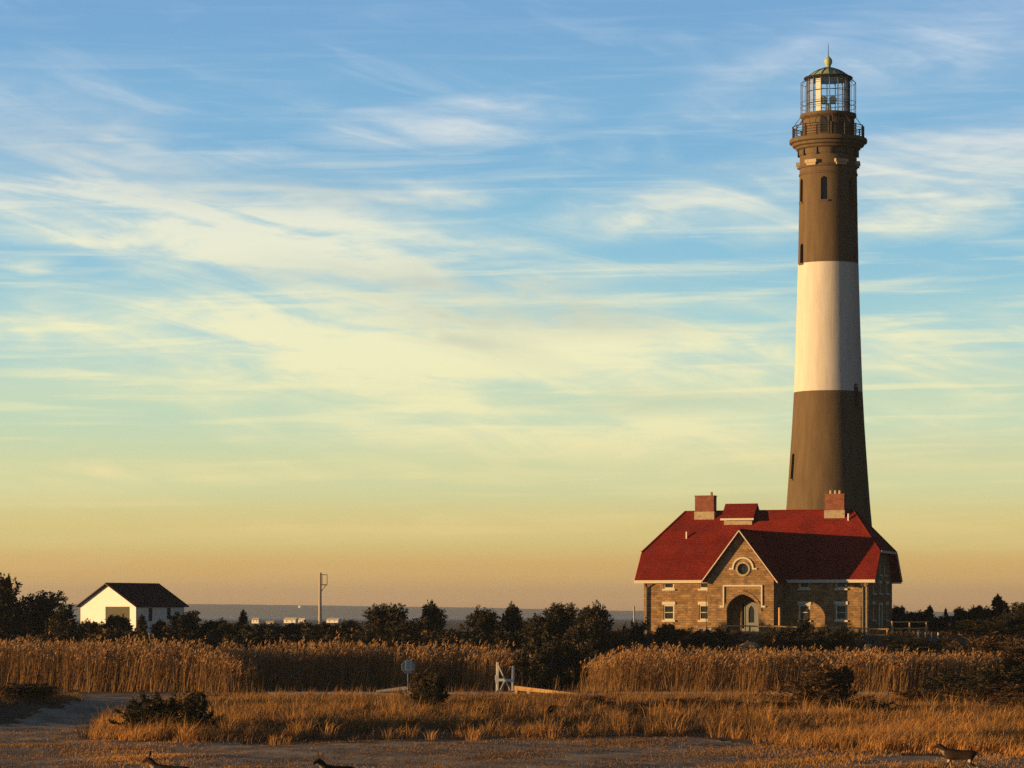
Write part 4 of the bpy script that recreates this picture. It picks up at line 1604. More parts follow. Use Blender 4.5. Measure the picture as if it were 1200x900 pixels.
# ------------------------------------------------------------------ shrubs and trees
def cedar_meshes(seed, H=4.0, RD=2.2, limbs=56, conical=0.6, spike=0.5, scrub=False):
    rng = np.random.default_rng(seed)
    vg = Veg(seed + 100)
    tb = MB()
    lean = rng.normal(0, 0.12, 2) + np.array([0.12, 0])
    trunk = [Vector((0, 0, -0.4))] + [Vector((lean[0] * t * H * 0.5 + rng.normal(0, .05), lean[1] * t * H * .5 + rng.normal(0, .05), H * 0.82 * t)) for t in (0.05, 0.3, 0.55, 0.8, 1.0)]
    tb.tube(trunk, [0.13, 0.12, 0.10, 0.07, 0.045, 0.015], 7)
    cs, ds, tn, ls = [], [], [], []
    for i in range(limbs):
        u = (i + rng.uniform(0, 1)) / limbs
        z0 = H * (0.04 + 0.78 * u)
        k = min(4, int(z0 / (H * 0.82) * 4.9))
        c0 = np.array(trunk[min(5, k + 1)])
        c0[2] = z0
        curl = 0.02 + 0.07 * u
        az = rng.uniform(0, 2 * math.pi)
        ln = RD * max(0.12, (1 - u ** (1.7 if H > 3 else 1.0) * min(1, conical * 1.25))) * (rng.uniform(0.55, 1.1) if H > 3 else rng.uniform(0.3, 1.2))
        e = math.radians(rng.uniform(4, 34) + 42 * u * spike)
        d = np.array([math.cos(az) * math.cos(e) + 0.10, math.sin(az) * math.cos(e), math.sin(e)])
        pts = []
        p = c0.copy()
        nseg = 6
        for q in range(nseg + 1):
            pts.append(p.copy())
            d = d + np.array([0.02, 0, curl]) + rng.normal(0, 0.09, 3)
            d /= np.linalg.norm(d)
            p = p + d * ln / nseg
        if i % 2 == 0:
            tb.tube([Vector(x) for x in pts[::2]], [0.035, 0.025, 0.015, 0.006][:len(pts[::2])], 4, False)
        for q in range(2, nseg + 1):
            for w in range(3):
                t = rng.uniform(0, 1)
                c = pts[q - 1] * (1 - t) + pts[q] * t
                tw = d * 0.6 + rng.normal(0, 0.55, 3) + np.array([0, 0, 0.35])
                tw /= np.linalg.norm(tw)
                tl = rng.uniform(0.18, 0.5) * (0.6 + 0.4 * H / 4)
                m = 10 if scrub else 19
                f = rng.uniform(0, 1, m)
                cs.append(c + tw * (tl * f)[:, None] + rng.normal(0, 0.035, (m, 3)))
                ds.append(tw + rng.normal(0, 0.55, (m, 3)))
                tn.append(np.full(m, rng.normal(0.42, 0.2)) + rng.normal(0, 0.12, m))
                ls.append(rng.uniform(0.10, 0.27, m))
        # upright sprig at the limb's end
        if not scrub and u > 0.25:
            top = pts[-1]
            sh = rng.uniform(0.25, 0.75)
            m = 26
            f = rng.uniform(0, 1, m) ** 1.3
            cs.append(top + np.array([0.05, 0, sh]) * f[:, None] + rng.normal(0, 1, (m, 3)) * (0.10 * (1 - f) + 0.02)[:, None])
            ds.append(np.array([0.1, 0, 0.9]) + rng.normal(0, 0.45, (m, 3)))
            tn.append(np.full(m, rng.normal(0.55, 0.2)) + rng.normal(0, 0.12, m))
            ls.append(rng.uniform(0.10, 0.24, m))
    # leader
    for q in range(4):
        c = np.array(trunk[-1]) + np.array([rng.normal(0, 0.06), rng.normal(0, 0.06), -0.25 + 0.2 * q])
        m = 16
        cs.append(c + rng.normal(0, 0.05 + 0.05 * (3 - q), (m, 3)))
        ds.append(np.array([0.1, 0, 1.0]) + rng.normal(0, 0.5, (m, 3)))
        tn.append(rng.normal(0.5, 0.2, m))
        ls.append(rng.uniform(0.12, 0.3, m))
    c, d, t, l = np.concatenate(cs), np.concatenate(ds), np.concatenate(tn), np.concatenate(ls)
    keep = c[:, 2] > -0.1
    c, d, t, l = c[keep], d[keep], t[keep], l[keep]
    vg.leaves(c, d, l, l * (0.42 if not scrub else 0.28), np.clip(t, 0, 1))
    return tb.mesh('trunk'), vg.mesh('crown')


CED = [cedar_meshes(1, 4, 2.0, 62, 0.55, 0.5), cedar_meshes(2, 4, 2.3, 66, 0.45, 0.7), cedar_meshes(3, 4, 1.25, 54, 0.85, 0.3), cedar_meshes(4, 4, 2.7, 70, 0.35, 0.8), cedar_meshes(5, 4, 1.7, 60, 0.6, 1.0)]
LOW = [cedar_meshes(11, 2.2, 2.6, 50, 0.3, 0.6), cedar_meshes(12, 2.0, 2.2, 46, 0.25, 0.9), cedar_meshes(13, 2.4, 2.0, 44, 0.4, 1.0)]
SCR = [cedar_meshes(21, 2.4, 2.0, 46, 0.25, 1.1, True), cedar_meshes(22, 2.6, 1.7, 42, 0.3, 1.2, True)]
for lst, m in ((CED, M['cedar']), (LOW, M['cedar']), (SCR, M['scrub'])):
    for tb, cr in lst:
        tb.materials.append(M['bark'])
        cr.materials.append(m)


def mesh_size(me):
    co = np.empty(len(me.vertices) * 3, np.float32)
    me.vertices.foreach_get('co', co)
    co = co.reshape(-1, 3)
    return float(np.quantile(co[:, 2], 0.997)), float(np.quantile(np.hypot(co[:, 0], co[:, 1]), 0.95))


SIZE = {k: [mesh_size(cr) for _, cr in lst] for k, lst in (('c', CED), ('l', LOW), ('s', SCR))}


def shrub(kind, idx, x, ytop, half, Y, label, name, cat, group, rz=None, base=None):
    """x, ytop: where its tip shows in the photo; half: half width there in photo pixels"""
    lst = {'c': CED, 'l': LOW, 's': SCR}[kind]
    tb, cr = lst[idx % len(lst)]
    s = Y / F
    X = (x - 600) * s
    G = gz(X, Y) if base is None else base
    hh = (HZ - ytop) * s - G
    H0, R0 = SIZE[kind][idx % len(lst)]
    sx = half * 1.12 * s / R0
    sz = hh / H0
    o = thing(name, label, cat, (X, Y, G), rz if rz is not None else R((x * 37 + ytop * 11) % 360), group)
    o.scale = (sx, sx, sz)
    link_copy('trunk', tb, o)
    link_copy('crown', cr, o)
    return o


def link_copy(name, me, parent):
    o = bpy.data.objects.new(name, me)
    C.objects.link(o)
    o.parent = parent
    return o


GB = 'dark cedars behind the reeds'
for a in [
    # kind, mesh, tip x, tip y, half width, distance, label
    ('c', 0, 8, 677, 28, 263, 'tallest dark cedar at the far left edge of the view'),
    ('c', 3, 48, 695, 38, 265, 'broad dark cedar sloping down between the left edge and the garage'),
    ('c', 1, -12, 690, 34, 260, 'dark cedar cut off by the left edge in front of the tallest one'),
    ('c', 4, 74, 715, 24, 249, 'low dark cedar touching the garage\'s lit left corner'),
    ('c', 1, 108, 728, 18, 256, 'small cedar in front of the garage\'s lit gable, left of the olive door'),
    ('c', 0, 138, 722, 22, 262, 'bushy cedar covering the foot of the olive garage door'),
    ('c', 2, 164, 722, 9, 260, 'pointed cedar at the garage\'s near corner'),
    ('c', 4, 186, 728, 13, 264, 'thin cedar in front of the garage\'s shaded side wall'),
    ('c', 3, 218, 717, 26, 262, 'rounded cedar hiding the right end of the garage\'s side wall'),
    ('c', 1, 250, 727, 20, 266, 'low cedar just right of the garage among flat dark shrubs'),
    ('c', 2, 287, 717, 9, 268, 'narrow pointed cedar midway between garage and utility pole'),
    ('c', 0, 272, 731, 24, 260, 'flat dark cedar left of the narrow pointed one'),
    ('c', 3, 312, 731, 28, 262, 'flat dark cedar right of the narrow pointed one'),
    ('c', 1, 346, 730, 26, 264, 'flat dark cedar left of the utility pole\'s foot'),
    ('c', 4, 384, 731, 24, 262, 'low cedar standing at the utility pole\'s foot'),
    ('c', 0, 412, 728, 24, 263, 'cedar filling the gap between the pole and the tall pair'),
    ('c', 3, 455, 709, 34, 251, 'tall spreading cedar right of the utility pole'),
    ('c', 4, 508, 708, 20, 252, 'spiky upright cedar beside the tall spreading one'),
    ('c', 1, 484, 727, 26, 249, 'low cedar between the spreading and the spiky ones'),
    ('c', 1, 572, 715, 27, 249, 'round topped cedar right of the pale gap of water'),
    ('c', 4, 601, 710, 18, 250, 'pointed cedar second in the clump left of the house'),
    ('c', 0, 630, 722, 26, 247, 'lower brownish cedar in the middle of the clump left of the house'),
    ('c', 3, 660, 708, 28, 249, 'broad cedar third in the clump left of the house'),
    ('c', 1, 692, 710, 25, 246, 'large dark cedar at the right end of the clump, nearest the house'),
    ('c', 0, 678, 735, 36, 240, 'low cedar leaning out over the reeds at the clump\'s foot'),
    ('l', 0, 668, 748, 46, 226, 'wide black cedar skirt spilling down between the two reed stands'),
    ('l', 1, 636, 756, 34, 224, 'low dark cedar at the right end of the middle reeds'),
    ('l', 2, 122, 738, 40, 243, 'long low dark shrub along the top of the left reeds'),
    ('l', 0, 205, 738, 46, 243, 'low dark shrub mass below the garage\'s shaded wall'),
    ('l', 1, 300, 738, 50, 242, 'low dark shrub mass midway to the utility pole'),
    ('l', 0, 398, 738, 48, 242, 'low dark shrub mass below the utility pole'),
    ('l', 2, 500, 740, 46, 242, 'low dark shrub mass under the spiky upright cedar'),
    ('c', 3, 600, 740, 46, 241, 'wide low cedar at the foot of the clump behind the reeds'),
]:
    shrub(a[0], a[1], a[2], a[3], a[4], a[5], a[6], 'cedar_tree', 'tree', GB)

GR = 'cedars right of the house'
for a in [
    ('c', 0, 1051, 711, 14, 276, 'cedar touching the house\'s rear right corner'),
    ('c', 1, 1070, 717, 16, 270, 'low cedar just right of the house beside a bare stem'),
    ('c', 2, 1083, 711, 8, 272, 'pointed cedar first along the treeline right of the house'),
    ('c', 3, 1102, 722, 22, 268, 'flat cedar between the two pointed ones beyond the white posts'),
    ('c', 2, 1109, 714, 4, 274, 'very slender cedar like a dark spike right of the house'),
    ('c', 4, 1128, 713, 14, 270, 'forked cedar left of the tall conical one'),
    ('c', 0, 1147, 711, 16, 268, 'twin tipped cedar next left of the tall conical one'),
    ('c', 1, 1163, 713, 18, 264, 'dense cedar at the tall conical one\'s left foot'),
    ('c', 2, 1180, 699, 13, 264, 'tall conical cedar standing highest near the right edge'),
    ('c', 3, 1199, 707, 22, 262, 'dark cedar cut off by the right edge of the view'),
    ('c', 0, 1135, 727, 28, 258, 'low spreading cedar under the forked one'),
    ('c', 1, 1178, 722, 30, 254, 'broad low cedar in front of the tall conical one'),
]:
    shrub(a[0], a[1], a[2], a[3], a[4], a[5], a[6], 'cedar_tree', 'tree', GR)

GJ = 'junipers in front of the house'
for a in [
    ('l', 1, 716, 738, 22, 246, 'brown tinged low juniper left of the house corner', 's'),
    ('l', 0, 745, 727, 15, 249, 'small juniper around the lone wooden post', 'l'),
    ('l', 2, 776, 731, 13, 250, 'juniper with a raised tip under the house\'s first window', 'l'),
    ('l', 1, 800, 736, 28, 249, 'low juniper below the house\'s left windows', 's'),
    ('l', 0, 838, 737, 30, 249, 'black flat juniper left of the porch steps', 'l'),
    ('l', 2, 868, 759, 14, 238, 'tiny brown scrub under the long low boulder', 's'),
    ('l', 1, 922, 735, 30, 247, 'wide dark juniper just right of the porch', 'l'),
    ('l', 2, 948, 724, 12, 248, 'juniper branch rising over the sunlit wall patch', 'l'),
    ('l', 0, 968, 735, 34, 247, 'broad dark juniper under the right ground floor window', 'l'),
    ('l', 1, 1052, 748, 36, 246, 'dark flat juniper below the fence right of the house', 'l'),
    ('l', 0, 1105, 748, 36, 245, 'dark flat juniper below the white posts', 'l'),
    ('l', 2, 895, 757, 22, 243, 'low brown scrub between the porch boulder and the wide juniper', 's'),
]:
    k = a[7]
    shrub(k, a[1], a[2], a[3], a[4], a[5], a[6], 'juniper_shrub' if k == 'l' else 'scrub_bush', 'shrub', GJ)

GF = 'scrub bushes in the meadow'
for a in [
    ('l', 0, 1170, 776, 60, 190, 'large dark spreading bush on the right edge among brown brush'),
    ('l', 1, 1125, 785, 34, 196, 'dark bush at the left end of the right hand brush'),
    ('s', 0, 1160, 745, 50, 226, 'tall brown brush behind the reeds at the right edge'),
    ('s', 1, 1190, 746, 44, 218, 'ragged brown brush cut off by the right edge'),
    ('s', 0, 1150, 802, 54, 172, 'brown brush in front of the large dark spreading bush'),
    ('s', 1, 1195, 800, 36, 160, 'brown brush low at the right edge above the golden grass'),
    ('s', 0, 953, 781, 40, 164, 'tall loose brown bush in front of the reeds below the house'),
    ('l', 2, 976, 781, 22, 166, 'dark needled tuft in the upper part of the tall loose bush'),
    ('l', 0, 1015, 819, 40, 155, 'low dark bush in a hollow right of the tall loose one'),
    ('s', 1, 920, 822, 28, 160, 'low brown bush left of the tall loose one'),
    ('l', 1, 184, 812, 32, 140, 'dark bush left of the pair at the track bend'),
    ('l', 2, 229, 812, 25, 138, 'taller brownish dark bush right of the pair at the track bend'),
    ('l', 2, 507, 791, 19, 164, 'small rust tinged dark bush below the octagonal sign'),
    ('s', 1, 489, 786, 13, 170, 'thin brown bush just left of the rust tinged one'),
    ('l', 1, 380, 843, 22, 143, 'flat dark bush in the grass middle left'),
    ('l', 0, 15, 803, 34, 168, 'dark low bush on the hummock at the left edge'),
    ('s', 1, 42, 800, 34, 172, 'brown grassy bush on top of the left hummock'),
    ('s', 0, 690, 816, 30, 172, 'dim brown bush in the meadow below the timber ramp'),
    ('s', 0, 560, 818, 22, 168, 'rusty bush in the grass just below the white timber frame'),
    ('s', 1, 640, 826, 26, 160, 'rusty bush in the grass below the middle of the timber ramp'),
    ('s', 0, 735, 830, 30, 156, 'rusty bush midway along the meadow, left of the long bare grass gap'),
    ('s', 1, 850, 821, 30, 166, 'rusty bush in front of the right reeds under the porch'),
    ('s', 0, 440, 826, 26, 160, 'rusty bush left of the dark bush below the octagonal sign'),
    ('s', 1, 340, 830, 24, 156, 'rusty bush in the meadow right of the pair at the track bend'),
    ('s', 0, 1075, 808, 30, 172, 'brown stalky bush between the hollow bush and the right hand brush'),
    ('s', 1, 1060, 826, 26, 160, 'small brown bush in front of the stalky one, above the golden grass'),
    ('s', 0, 270, 842, 24, 146, 'low brown bush at the near edge of the grass right of the pair'),
    ('s', 1, 790, 818, 34, 170, 'dim brown bush in front of the right reeds'),
]:
    shrub(a[0], a[1], a[2], a[3], a[4], a[5], a[6], 'juniper_shrub' if a[0] == 'l' else 'scrub_bush', 'shrub', GF)


# ------------------------------------------------------------------ reeds
def reed_stand(name, label, region, n, seed, hmean, hvar):
    """region(x, y) -> mask; the stems stand close and lean with the wind"""
    vg = Veg(seed)
    rng = vg.rng
    x0, x1, y0, y1, fn = region
    X = rng.uniform(x0, x1, n * 3)
    Y = y0 + (y1 - y0) * rng.uniform(0, 1, n * 3) ** 1.4
    k = fn(X, Y)
    X, Y = X[k][:n], Y[k][:n]
    thin = rng.uniform(0, 1, len(X)) < np.clip(0.66 + 0.6 * wob(X, Y, 1.1, 6.0), 0.12, 1)
    X, Y = X[thin], Y[thin]
    n = len(X)
    Zg = ground_z(X, Y)
    hh = hmean(X, Y) * (1 + rng.normal(0, hvar, n)) * (1 + 0.12 * wob(X, Y, 2.2, 3.0) + 0.08 * wob(X, Y, 0.8, 8.0))
    base = np.stack([X, Y, Zg - 0.05], 1)
    lean = np.stack([rng.normal(0.09, 0.085, n), rng.normal(0, 0.08, n), np.ones(n)], 1) * hh[:, None]
    tb = 0.36 + 0.18 * wob(X, Y, 3.0, 5.0)
    vg.blades(base, lean, rng.uniform(0.022, 0.04, n), tb + rng.normal(0, 0.14, n), 0.02)
    # young and broken stems along the ragged front
    fr = rng.uniform(0, 1, n) < 0.30
    m0 = int(fr.sum())
    fx, fy = X[fr] + rng.normal(0, 0.8, m0), Y[fr] - np.abs(rng.normal(0, 1.3, m0))
    fb = np.stack([fx, fy, ground_z(fx, fy) - 0.05], 1)
    vg.blades(fb, np.stack([rng.normal(0.16, 0.2, m0), rng.normal(0, 0.15, m0), np.ones(m0)], 1) * (hh[fr] * rng.uniform(0.18, 0.75, m0))[:, None], rng.uniform(0.022, 0.045, m0), 0.42 + rng.normal(0, 0.16, m0), 0.06)
    # hanging leaves
    for j in range(3):
        f = rng.uniform(0.25, 0.92, n)
        p = base + lean * f[:, None]
        off = np.stack([rng.normal(0.13, 0.14, n), rng.normal(0, 0.13, n), rng.normal(0.24, 0.14, n)], 1) * (1 + 0.4 * rng.uniform(0, 1, n))[:, None]
        vg.blades(p, off, rng.uniform(0.025, 0.05, n), tb + rng.normal(0.02, 0.16, n), 0.15)
    # plumes
    tip = base + lean
    m = rng.uniform(0, 1, n) < 0.7
    for j in range(4):
        c = tip[m] + rng.normal(0, 0.02, (m.sum(), 3)) - np.array([0, 0, 0.06 * j])
        d = np.stack([rng.normal(0.55, 0.25, m.sum()), rng.normal(0, 0.3, m.sum()), rng.normal(0.75, 0.3, m.sum())], 1)
        vg.leaves(c, d, rng.uniform(0.15, 0.30, m.sum()), rng.uniform(0.045, 0.09, m.sum()), np.clip(0.78 + rng.normal(0, 0.13, m.sum()), 0, 1))
    o = link(name, vg.mesh(name), M['reed'])
    tag(o, label, 'reeds', None, 'stuff')


hfun = lambda a: (lambda X, Y: a + 0 * X)
reed_stand('reeds', 'tall tan reeds in a dense stand at the left', (-44, -18.0, 216.0, 232, lambda X, Y: (Y > 216.5 + 0.8 * wob(X, Y, 1.6) - 0.2 * (X + 19)) & (X < -18.5 + 1.6 * wob(X, Y, 1.3) - 0.15 * (Y - 217))), 8200, 31, lambda X, Y: (3.05 - 0.012 * (X + 40)) * (1 - 0.45 * sstep(-25, -17.5, X + 1.2 * wob(X, Y, 1.2))), 0.12)
reed_stand('reeds', 'reeds with sunlit plumes in front of the middle cedars', (-22, 4.2, 220, 233, lambda X, Y: (Y > 223.5 + 1.8 * wob(X, Y, 2.4) - 0.05 * X) & (X < 2.5 + 1.2 * wob(X, Y, 1.2))), 6600, 32, lambda X, Y: (2.75 - 0.02 * np.maximum(0, X)) * (1 - 0.25 * sstep(-6, 3, X)), 0.13)
reed_stand('reeds', 'orange lit reeds in a dense stand below the house', (3.0, 33.5, 209.5, 232, lambda X, Y: (Y > 213.6 + 0.9 * wob(X, Y, 1.6) - 0.14 * (X - 5) + 0.3 * np.maximum(0, X - 26)) & (X > 5.0 + 1.1 * wob(X, Y, 1.1) + 0.5 * wob(X, Y, 0.35, 2.0) + 0.05 * (Y - 212))), 12000, 33, lambda X, Y: (0.72 + 0.28 * sstep(4.6, 8.5, X + wob(X, Y, 1.0))) * 2.58 - 0.012 * (X - 5) - 0.09 * np.maximum(0, Y - 224), 0.12)


# ------------------------------------------------------------------ meadow grass
def meadow():
    vg = Veg(77)
    rng = vg.rng
    n = 420000
    Y = rng.uniform(108, 214, n)
    X = rng.uniform(-36, 36, n) * Y / 205
    px = 600 + F * X / Y
    py = HZ + 5.5 * F / Y
    yf = np.interp(px, [0, 60, 80, 130, 240, 400, 600, 800, 880, 940, 1200], [0, 868, 868, 868, 870, 867, 863, 856, 868, 876, 884])
    jag = 3.0 * wob(X, Y, 1.3, 2.0) + 2.0 * wob(X, Y, 0.5, 1.0)
    inside = (py < yf + jag) & (py > 813) & ~track_mask(X, Y) & ((px > 60) | (py > 900))
    patch = 0.5 + 0.5 * wob(X, Y * 0.55, 5.2, 11.0) + 0.3 * wob(X, Y, 2.1, 2.5)
    cl = 0.5 + 0.5 * wob(X, Y, 2.6, 7.0) + 0.35 * wob(X, Y, 0.8, 3.0)
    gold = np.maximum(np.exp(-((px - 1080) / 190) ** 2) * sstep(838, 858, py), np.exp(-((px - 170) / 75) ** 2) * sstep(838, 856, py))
    dens = np.clip(0.12 + 0.8 * cl, 0, 1) * np.clip(0.25 + 1.3 * (patch - 0.15), 0.12, 1)
    dens = np.maximum(dens, gold * 1.2)
    k = inside & (rng.uniform(0, 1, n) < dens)
    # thin turf tufts on the track and bottom strip
    tuft = (~inside) & (py > 857) & (rng.uniform(0, 1, n) < 1.0 * np.clip(0.8 * wob(X, Y * 0.5, 1.9, 1.0) + 0.45, 0, 1) + 0.4 * sstep(888, 897, py) * np.clip(wob(X, Y, 1.5, 6.0), 0, 1))
    hum = (np.exp(-(((X + 29.0) / 4.0) ** 2 + ((Y - 170) / 17.0) ** 2)) > 0.42) & (~inside) & (rng.uniform(0, 1, n) < 0.75)
    for sel, hb, tb, sp in ((k, 0.36, 0.36, 1.0), (tuft, 0.085, 0.32, 0.5), (hum, 0.42, 0.20, 1.0)):
        x, y = X[sel], Y[sel]
        m = len(x)
        g = gold[sel]
        h = hb * (0.65 + 0.55 * cl[sel]) * np.exp(rng.normal(0, 0.28, m)) * (1 + 0.75 * g) * (1 - 0.55 * sstep(186, 200, y)) * np.clip(0.45 + 0.75 * patch[sel], 0.4, 1.25)
        base = np.stack([x, y, ground_z(x, y) - 0.02], 1)
        off = np.stack([rng.normal(0.28, 0.32, m), rng.normal(0, 0.32, m), np.ones(m)], 1) * h[:, None]
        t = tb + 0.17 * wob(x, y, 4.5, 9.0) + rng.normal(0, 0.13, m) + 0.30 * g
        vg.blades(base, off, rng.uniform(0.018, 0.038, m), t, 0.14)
    # tussocks: tight bunches that spread from one root
    nt = 5200
    Y = rng.uniform(124, 208, nt)
    X = rng.uniform(-34, 36, nt) * Y / 205
    px = 600 + F * X / Y
    py = HZ + 5.5 * F / Y
    patch = 0.5 + 0.5 * wob(X, Y * 0.55, 5.2, 11.0) + 0.3 * wob(X, Y, 2.1, 2.5)
    k = ~track_mask(X, Y) & (px > 95) & (py > 815) & (rng.uniform(0, 1, nt) < np.clip(patch, 0.1, 1))
    X, Y, px, py = X[k], Y[k], px[k], py[k]
    nt = len(X)
    size = np.exp(rng.normal(-0.25, 0.35, nt)) * (1 - 0.62 * sstep(160, 196, Y))
    wood = (Y > 195) & (px > 425) & (px < 700)
    size = np.where(wood, size * 0.5, size)
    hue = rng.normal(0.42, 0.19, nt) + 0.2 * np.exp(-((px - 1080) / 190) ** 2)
    nb = 30
    c = np.repeat(np.arange(nt), nb)
    m = len(c)
    dx, dy = rng.normal(0, 0.13, m) * size[c], rng.normal(0, 0.13, m) * size[c]
    x, y = X[c] + dx, Y[c] + dy
    h = 0.62 * size[c] * np.exp(rng.normal(0, 0.22, m))
    base = np.stack([x, y, ground_z(x, y) - 0.02], 1)
    off = np.stack([dx * 1.6 + rng.normal(0.14, 0.16, m) * h, dy * 1.6 + rng.normal(0, 0.16, m) * h, h], 1)
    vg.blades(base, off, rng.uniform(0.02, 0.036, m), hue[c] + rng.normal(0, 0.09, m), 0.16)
    # scattered taller dry stalks
    n2 = 9000
    Y = rng.uniform(140, 212, n2)
    X = rng.uniform(-26, 36, n2) * Y / 205
    px = 600 + F * X / Y
    py = HZ + 5.5 * F / Y
    c = 0.5 + 0.5 * wob(X, Y, 3.1, 4.0)
    k = (px > 260) & (py < 852) & (py > 814) & (rng.uniform(0, 1, n2) < c ** 2)
    x, y = X[k], Y[k]
    m = len(x)
    h = rng.uniform(0.5, 1.3, m) * (1 - 0.45 * sstep(185, 203, y))
    base = np.stack([x, y, ground_z(x, y) - 0.02], 1)
    off = np.stack([rng.normal(0.14, 0.12, m), rng.normal(0, 0.1, m), np.ones(m)], 1) * h[:, None]
    vg.blades(base, off, rng.uniform(0.014, 0.028, m), 0.5 + rng.normal(0, 0.15, m), 0.05)
    o = link('dry_grass', vg.mesh('dry_grass'), M['grass'])
    tag(o, 'dry orange and brown grass across the meadow and track edges', 'grass', None, 'stuff')
    # rough turf on the mound round the house
    vg = Veg(78)
    rng = vg.rng
    n = 60000
    X = rng.uniform(-60, 50, n)
    Y = rng.uniform(238, 262, n)
    k = rng.uniform(0, 1, n) < np.clip(0.4 + 0.6 * wob(X, Y, 2.0), 0, 1)
    X, Y = X[k], Y[k]
    m = len(X)
    base = np.stack([X, Y, ground_z(X, Y) - 0.02], 1)
    off = np.stack([rng.normal(0.2, 0.3, m), rng.normal(0, 0.3, m), np.ones(m)], 1) * (0.3 * np.exp(rng.normal(0, 0.3, m)))[:, None]
    vg.blades(base, off, rng.uniform(0.03, 0.05, m), 0.35 + rng.normal(0, 0.14, m), 0.14)
    tag(link('turf_grass', vg.mesh('turf_grass'), M['grass']), 'rough short grass on the bank below the house', 'grass', None, 'stuff')


meadow()


# ------------------------------------------------------------------ deer
def deer_material():
    m, nt, N, L, b = nodes_mat('deer_coat')
    at = N.new('ShaderNodeAttribute')
    at.attribute_name = 'tint'
    nz = N.new('ShaderNodeTexNoise')
    nz.inputs['Scale'].default_value = 14
    nz.inputs['Detail'].default_value = 6
    tc = N.new('ShaderNodeTexCoord')
    L.new(tc.outputs['Object'], nz.inputs['Vector'])
    cr = N.new('ShaderNodeValToRGB')
    e = cr.color_ramp.elements
    e.new(0.5)
    e[0].position, e[1].position, e[2].position = 0.0, 0.55, 0.95
    e[0].color = (0.014, 0.009, 0.006, 1)
    e[1].color = (0.050, 0.028, 0.015, 1)
    e[2].color = (0.42, 0.36, 0.27, 1)
    ad = N.new('ShaderNodeMath')
    ad.operation = 'MULTIPLY_ADD'
    L.new(nz.outputs[0], ad.inputs[0])
    ad.inputs[1].default_value = 0.22
    L.new(at.outputs['Fac'], ad.inputs[2])
    sb = N.new('ShaderNodeMath')
    sb.operation = 'SUBTRACT'
    L.new(ad.outputs[0], sb.inputs[0])
    sb.inputs[1].default_value = 0.11
    L.new(sb.outputs[0], cr.inputs[0])
    L.new(cr.outputs[0], b.inputs['Base Color'])
    b.inputs['Roughness'].default_value = 0.9
    b.inputs['Specular IOR Level'].default_value = 0.1
    return m


M['deer'] = deer_material()


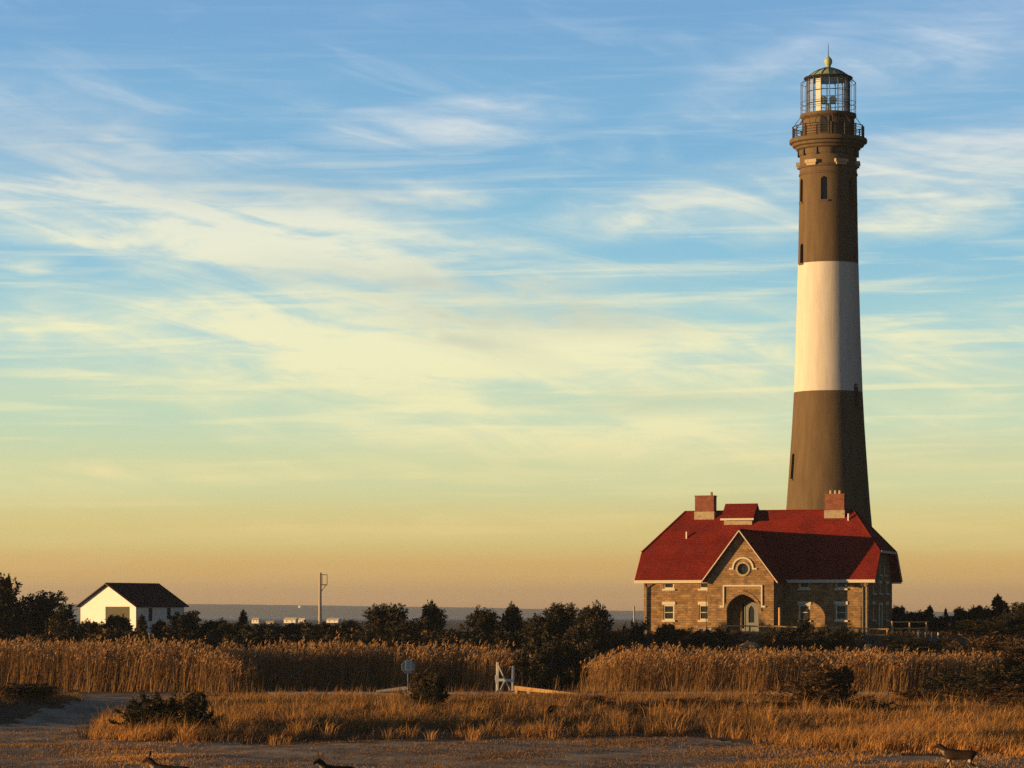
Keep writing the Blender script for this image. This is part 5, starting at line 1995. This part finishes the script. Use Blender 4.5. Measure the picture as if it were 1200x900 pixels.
def deer(label, loc, rz, head_up, stride=1.0, scale=1.0):
    o = thing('deer', label, 'deer', loc, rz, 'deer crossing the track')
    o.scale = (scale,) * 3
    vs, rd, ed = [], [], []

    def v(p, r, prev=None):
        vs.append(p)
        rd.append(r)
        if prev is not None:
            ed.append((prev, len(vs) - 1))
        return len(vs) - 1
    pel = v((-0.46, 0, 0.81), (0.17, 0.205))
    rump = v((-0.58, 0, 0.82), (0.11, 0.13), pel)
    t1 = v((-0.67, 0, 0.80), (0.045, 0.045), rump)
    v((-0.74, 0, 0.66), (0.03, 0.03), t1)
    mid = v((-0.12, 0, 0.745), (0.185, 0.20), pel)
    rib = v((0.16, 0, 0.76), (0.185, 0.225), mid)
    ch = v((0.36, 0, 0.815), (0.14, 0.19), rib)
    nb = v((0.47, 0, 0.89), (0.105, 0.145), ch)
    hu = head_up
    nk = v((0.56, 0, 0.93 + 0.14 * hu), (0.095, 0.13), nb)
    n2 = v((0.635, 0, 0.97 + 0.26 * hu), (0.082, 0.108), nk)
    hd = v((0.71, 0, 1.00 + 0.30 * hu), (0.085, 0.095), n2)
    mz = v((0.82, 0, 0.95 + 0.28 * hu), (0.058, 0.066), hd)
    v((0.91, 0, 0.91 + 0.27 * hu), (0.038, 0.040), mz)
    for s, off in ((1, 0.13 * stride), (-1, -0.13 * stride)):
        a = v((0.34, s * 0.085, 0.62), (0.07, 0.085), ch)
        b = v((0.31 + off * 0.3, s * 0.09, 0.50), (0.048, 0.055), a)
        c = v((0.36 + off, s * 0.09, 0.29), (0.028, 0.03), b)
        d = v((0.34 + off * 1.35, s * 0.09, 0.08), (0.021, 0.021), c)
        v((0.38 + off * 1.4, s * 0.09, 0.02), (0.026, 0.022), d)
    for s, off in ((1, -0.15 * stride), (-1, 0.12 * stride)):
        a = v((-0.44, s * 0.10, 0.63), (0.10, 0.12), pel)
        b = v((-0.33 + off * 0.4, s * 0.105, 0.47), (0.06, 0.075), a)
        c = v((-0.56 + off * 0.9, s * 0.10, 0.31), (0.032, 0.036), b)
        d = v((-0.50 + off * 1.2, s * 0.10, 0.08), (0.022, 0.022), c)
        v((-0.46 + off * 1.2, s * 0.10, 0.02), (0.027, 0.022), d)
    me = bpy.data.meshes.new('d')
    me.from_pydata(vs, ed, [])
    t = bpy.data.objects.new('d', me)
    C.objects.link(t)
    t.modifiers.new('s', 'SKIN')
    for i, sv in enumerate(me.skin_vertices[0].data):
        sv.radius = rd[i]
        sv.use_root = (i == 0)
    sb = t.modifiers.new('ss', 'SUBSURF')
    sb.levels = 2
    sb.render_levels = 2
    body = evaluated(t)
    bpy.data.objects.remove(t)
    body.name = 'deer_body'
    tint = []
    for q in body.vertices:
        x, y, z = q.co
        k = 0.45
        if z < 0.60 and z > 0.5 and abs(x) < 0.4:
            k = 0.95
        if x < -0.60 and z < 0.80:
            k = 0.95
        if z < 0.62 and abs(y) < 0.07 and x < -0.2:
            k = 0.95
        if z < 0.55 and abs(y) < 0.085:
            k = 0.80
        if x > 0.5 and z < 0.86 + 0.2 * hu + (x - 0.5) * 0.1:
            k = 0.75
        if z < 0.05 or x > 0.89:
            k = 0.0
        if z > 0.90 and x < 0.5:
            k = 0.28
        tint.append(k)
    a = body.attributes.new('tint', 'FLOAT', 'POINT')
    a.data.foreach_set('value', tint)
    body.polygons.foreach_set('use_smooth', [True] * len(body.polygons))
    link('body', body, M['deer'], o)
    for s in (-1, 1):
        m = MB()
        b = Vector((0.66, s * 0.05, 1.05 + 0.30 * hu))
        tip = b + Vector((-0.05, s * 0.15, 0.21))
        n = 8
        pr = [(0, 0.018), (0.25, 0.058), (0.55, 0.066), (0.8, 0.042), (1.0, 0.004)]
        ax = (tip - b)
        sd = Vector((1, 0, 0)).cross(ax).normalized()
        fw = ax.cross(sd).normalized()
        vv = []
        for f, w in pr:
            for k in range(n):
                q = 2 * math.pi * k / n
                vv.append(b + ax * f + sd * (w * math.cos(q)) + fw * (w * 0.4 * math.sin(q)))
        ff = [(i * n + k, i * n + (k + 1) % n, (i + 1) * n + (k + 1) % n, (i + 1) * n + k) for i in range(len(pr) - 1) for k in range(n)]
        ff.append(tuple(range(n)))
        ff.append(tuple(range((len(pr) - 1) * n, len(pr) * n)))
        m.add(vv, ff)
        e = m.build('ear', M['deer'], o, True)
        at = e.data.attributes.new('tint', 'FLOAT', 'POINT')
        at.data.foreach_set('value', [0.4] * len(e.data.vertices))
        m = MB()
        m.tube([(0.755, s * 0.068, 1.025 + 0.30 * hu), (0.775, s * 0.072, 1.02 + 0.30 * hu)], [0.014, 0.010], 8)
        m.build('eye', M['ink'], o)


def deer_at(x, yback, Y, label, rz, hu, st=1.0, sc=0.95):
    X = (x - 600) * Y / F
    deer(label, (X, Y, gz(X, Y)), rz, hu, st, sc)


deer_at(1123, 878, 104.0, 'dark brown deer walking to the left in front of the golden grass', R(180), 0.35)
deer_at(199, 896, 93.5, 'brown deer with raised ears passing below the track bend, cut by the frame', R(180), 0.55)
deer_at(395, 896, 93.5, 'dark deer with its back just showing at the picture\'s bottom, second of three', R(215), 0.5, 0.7)
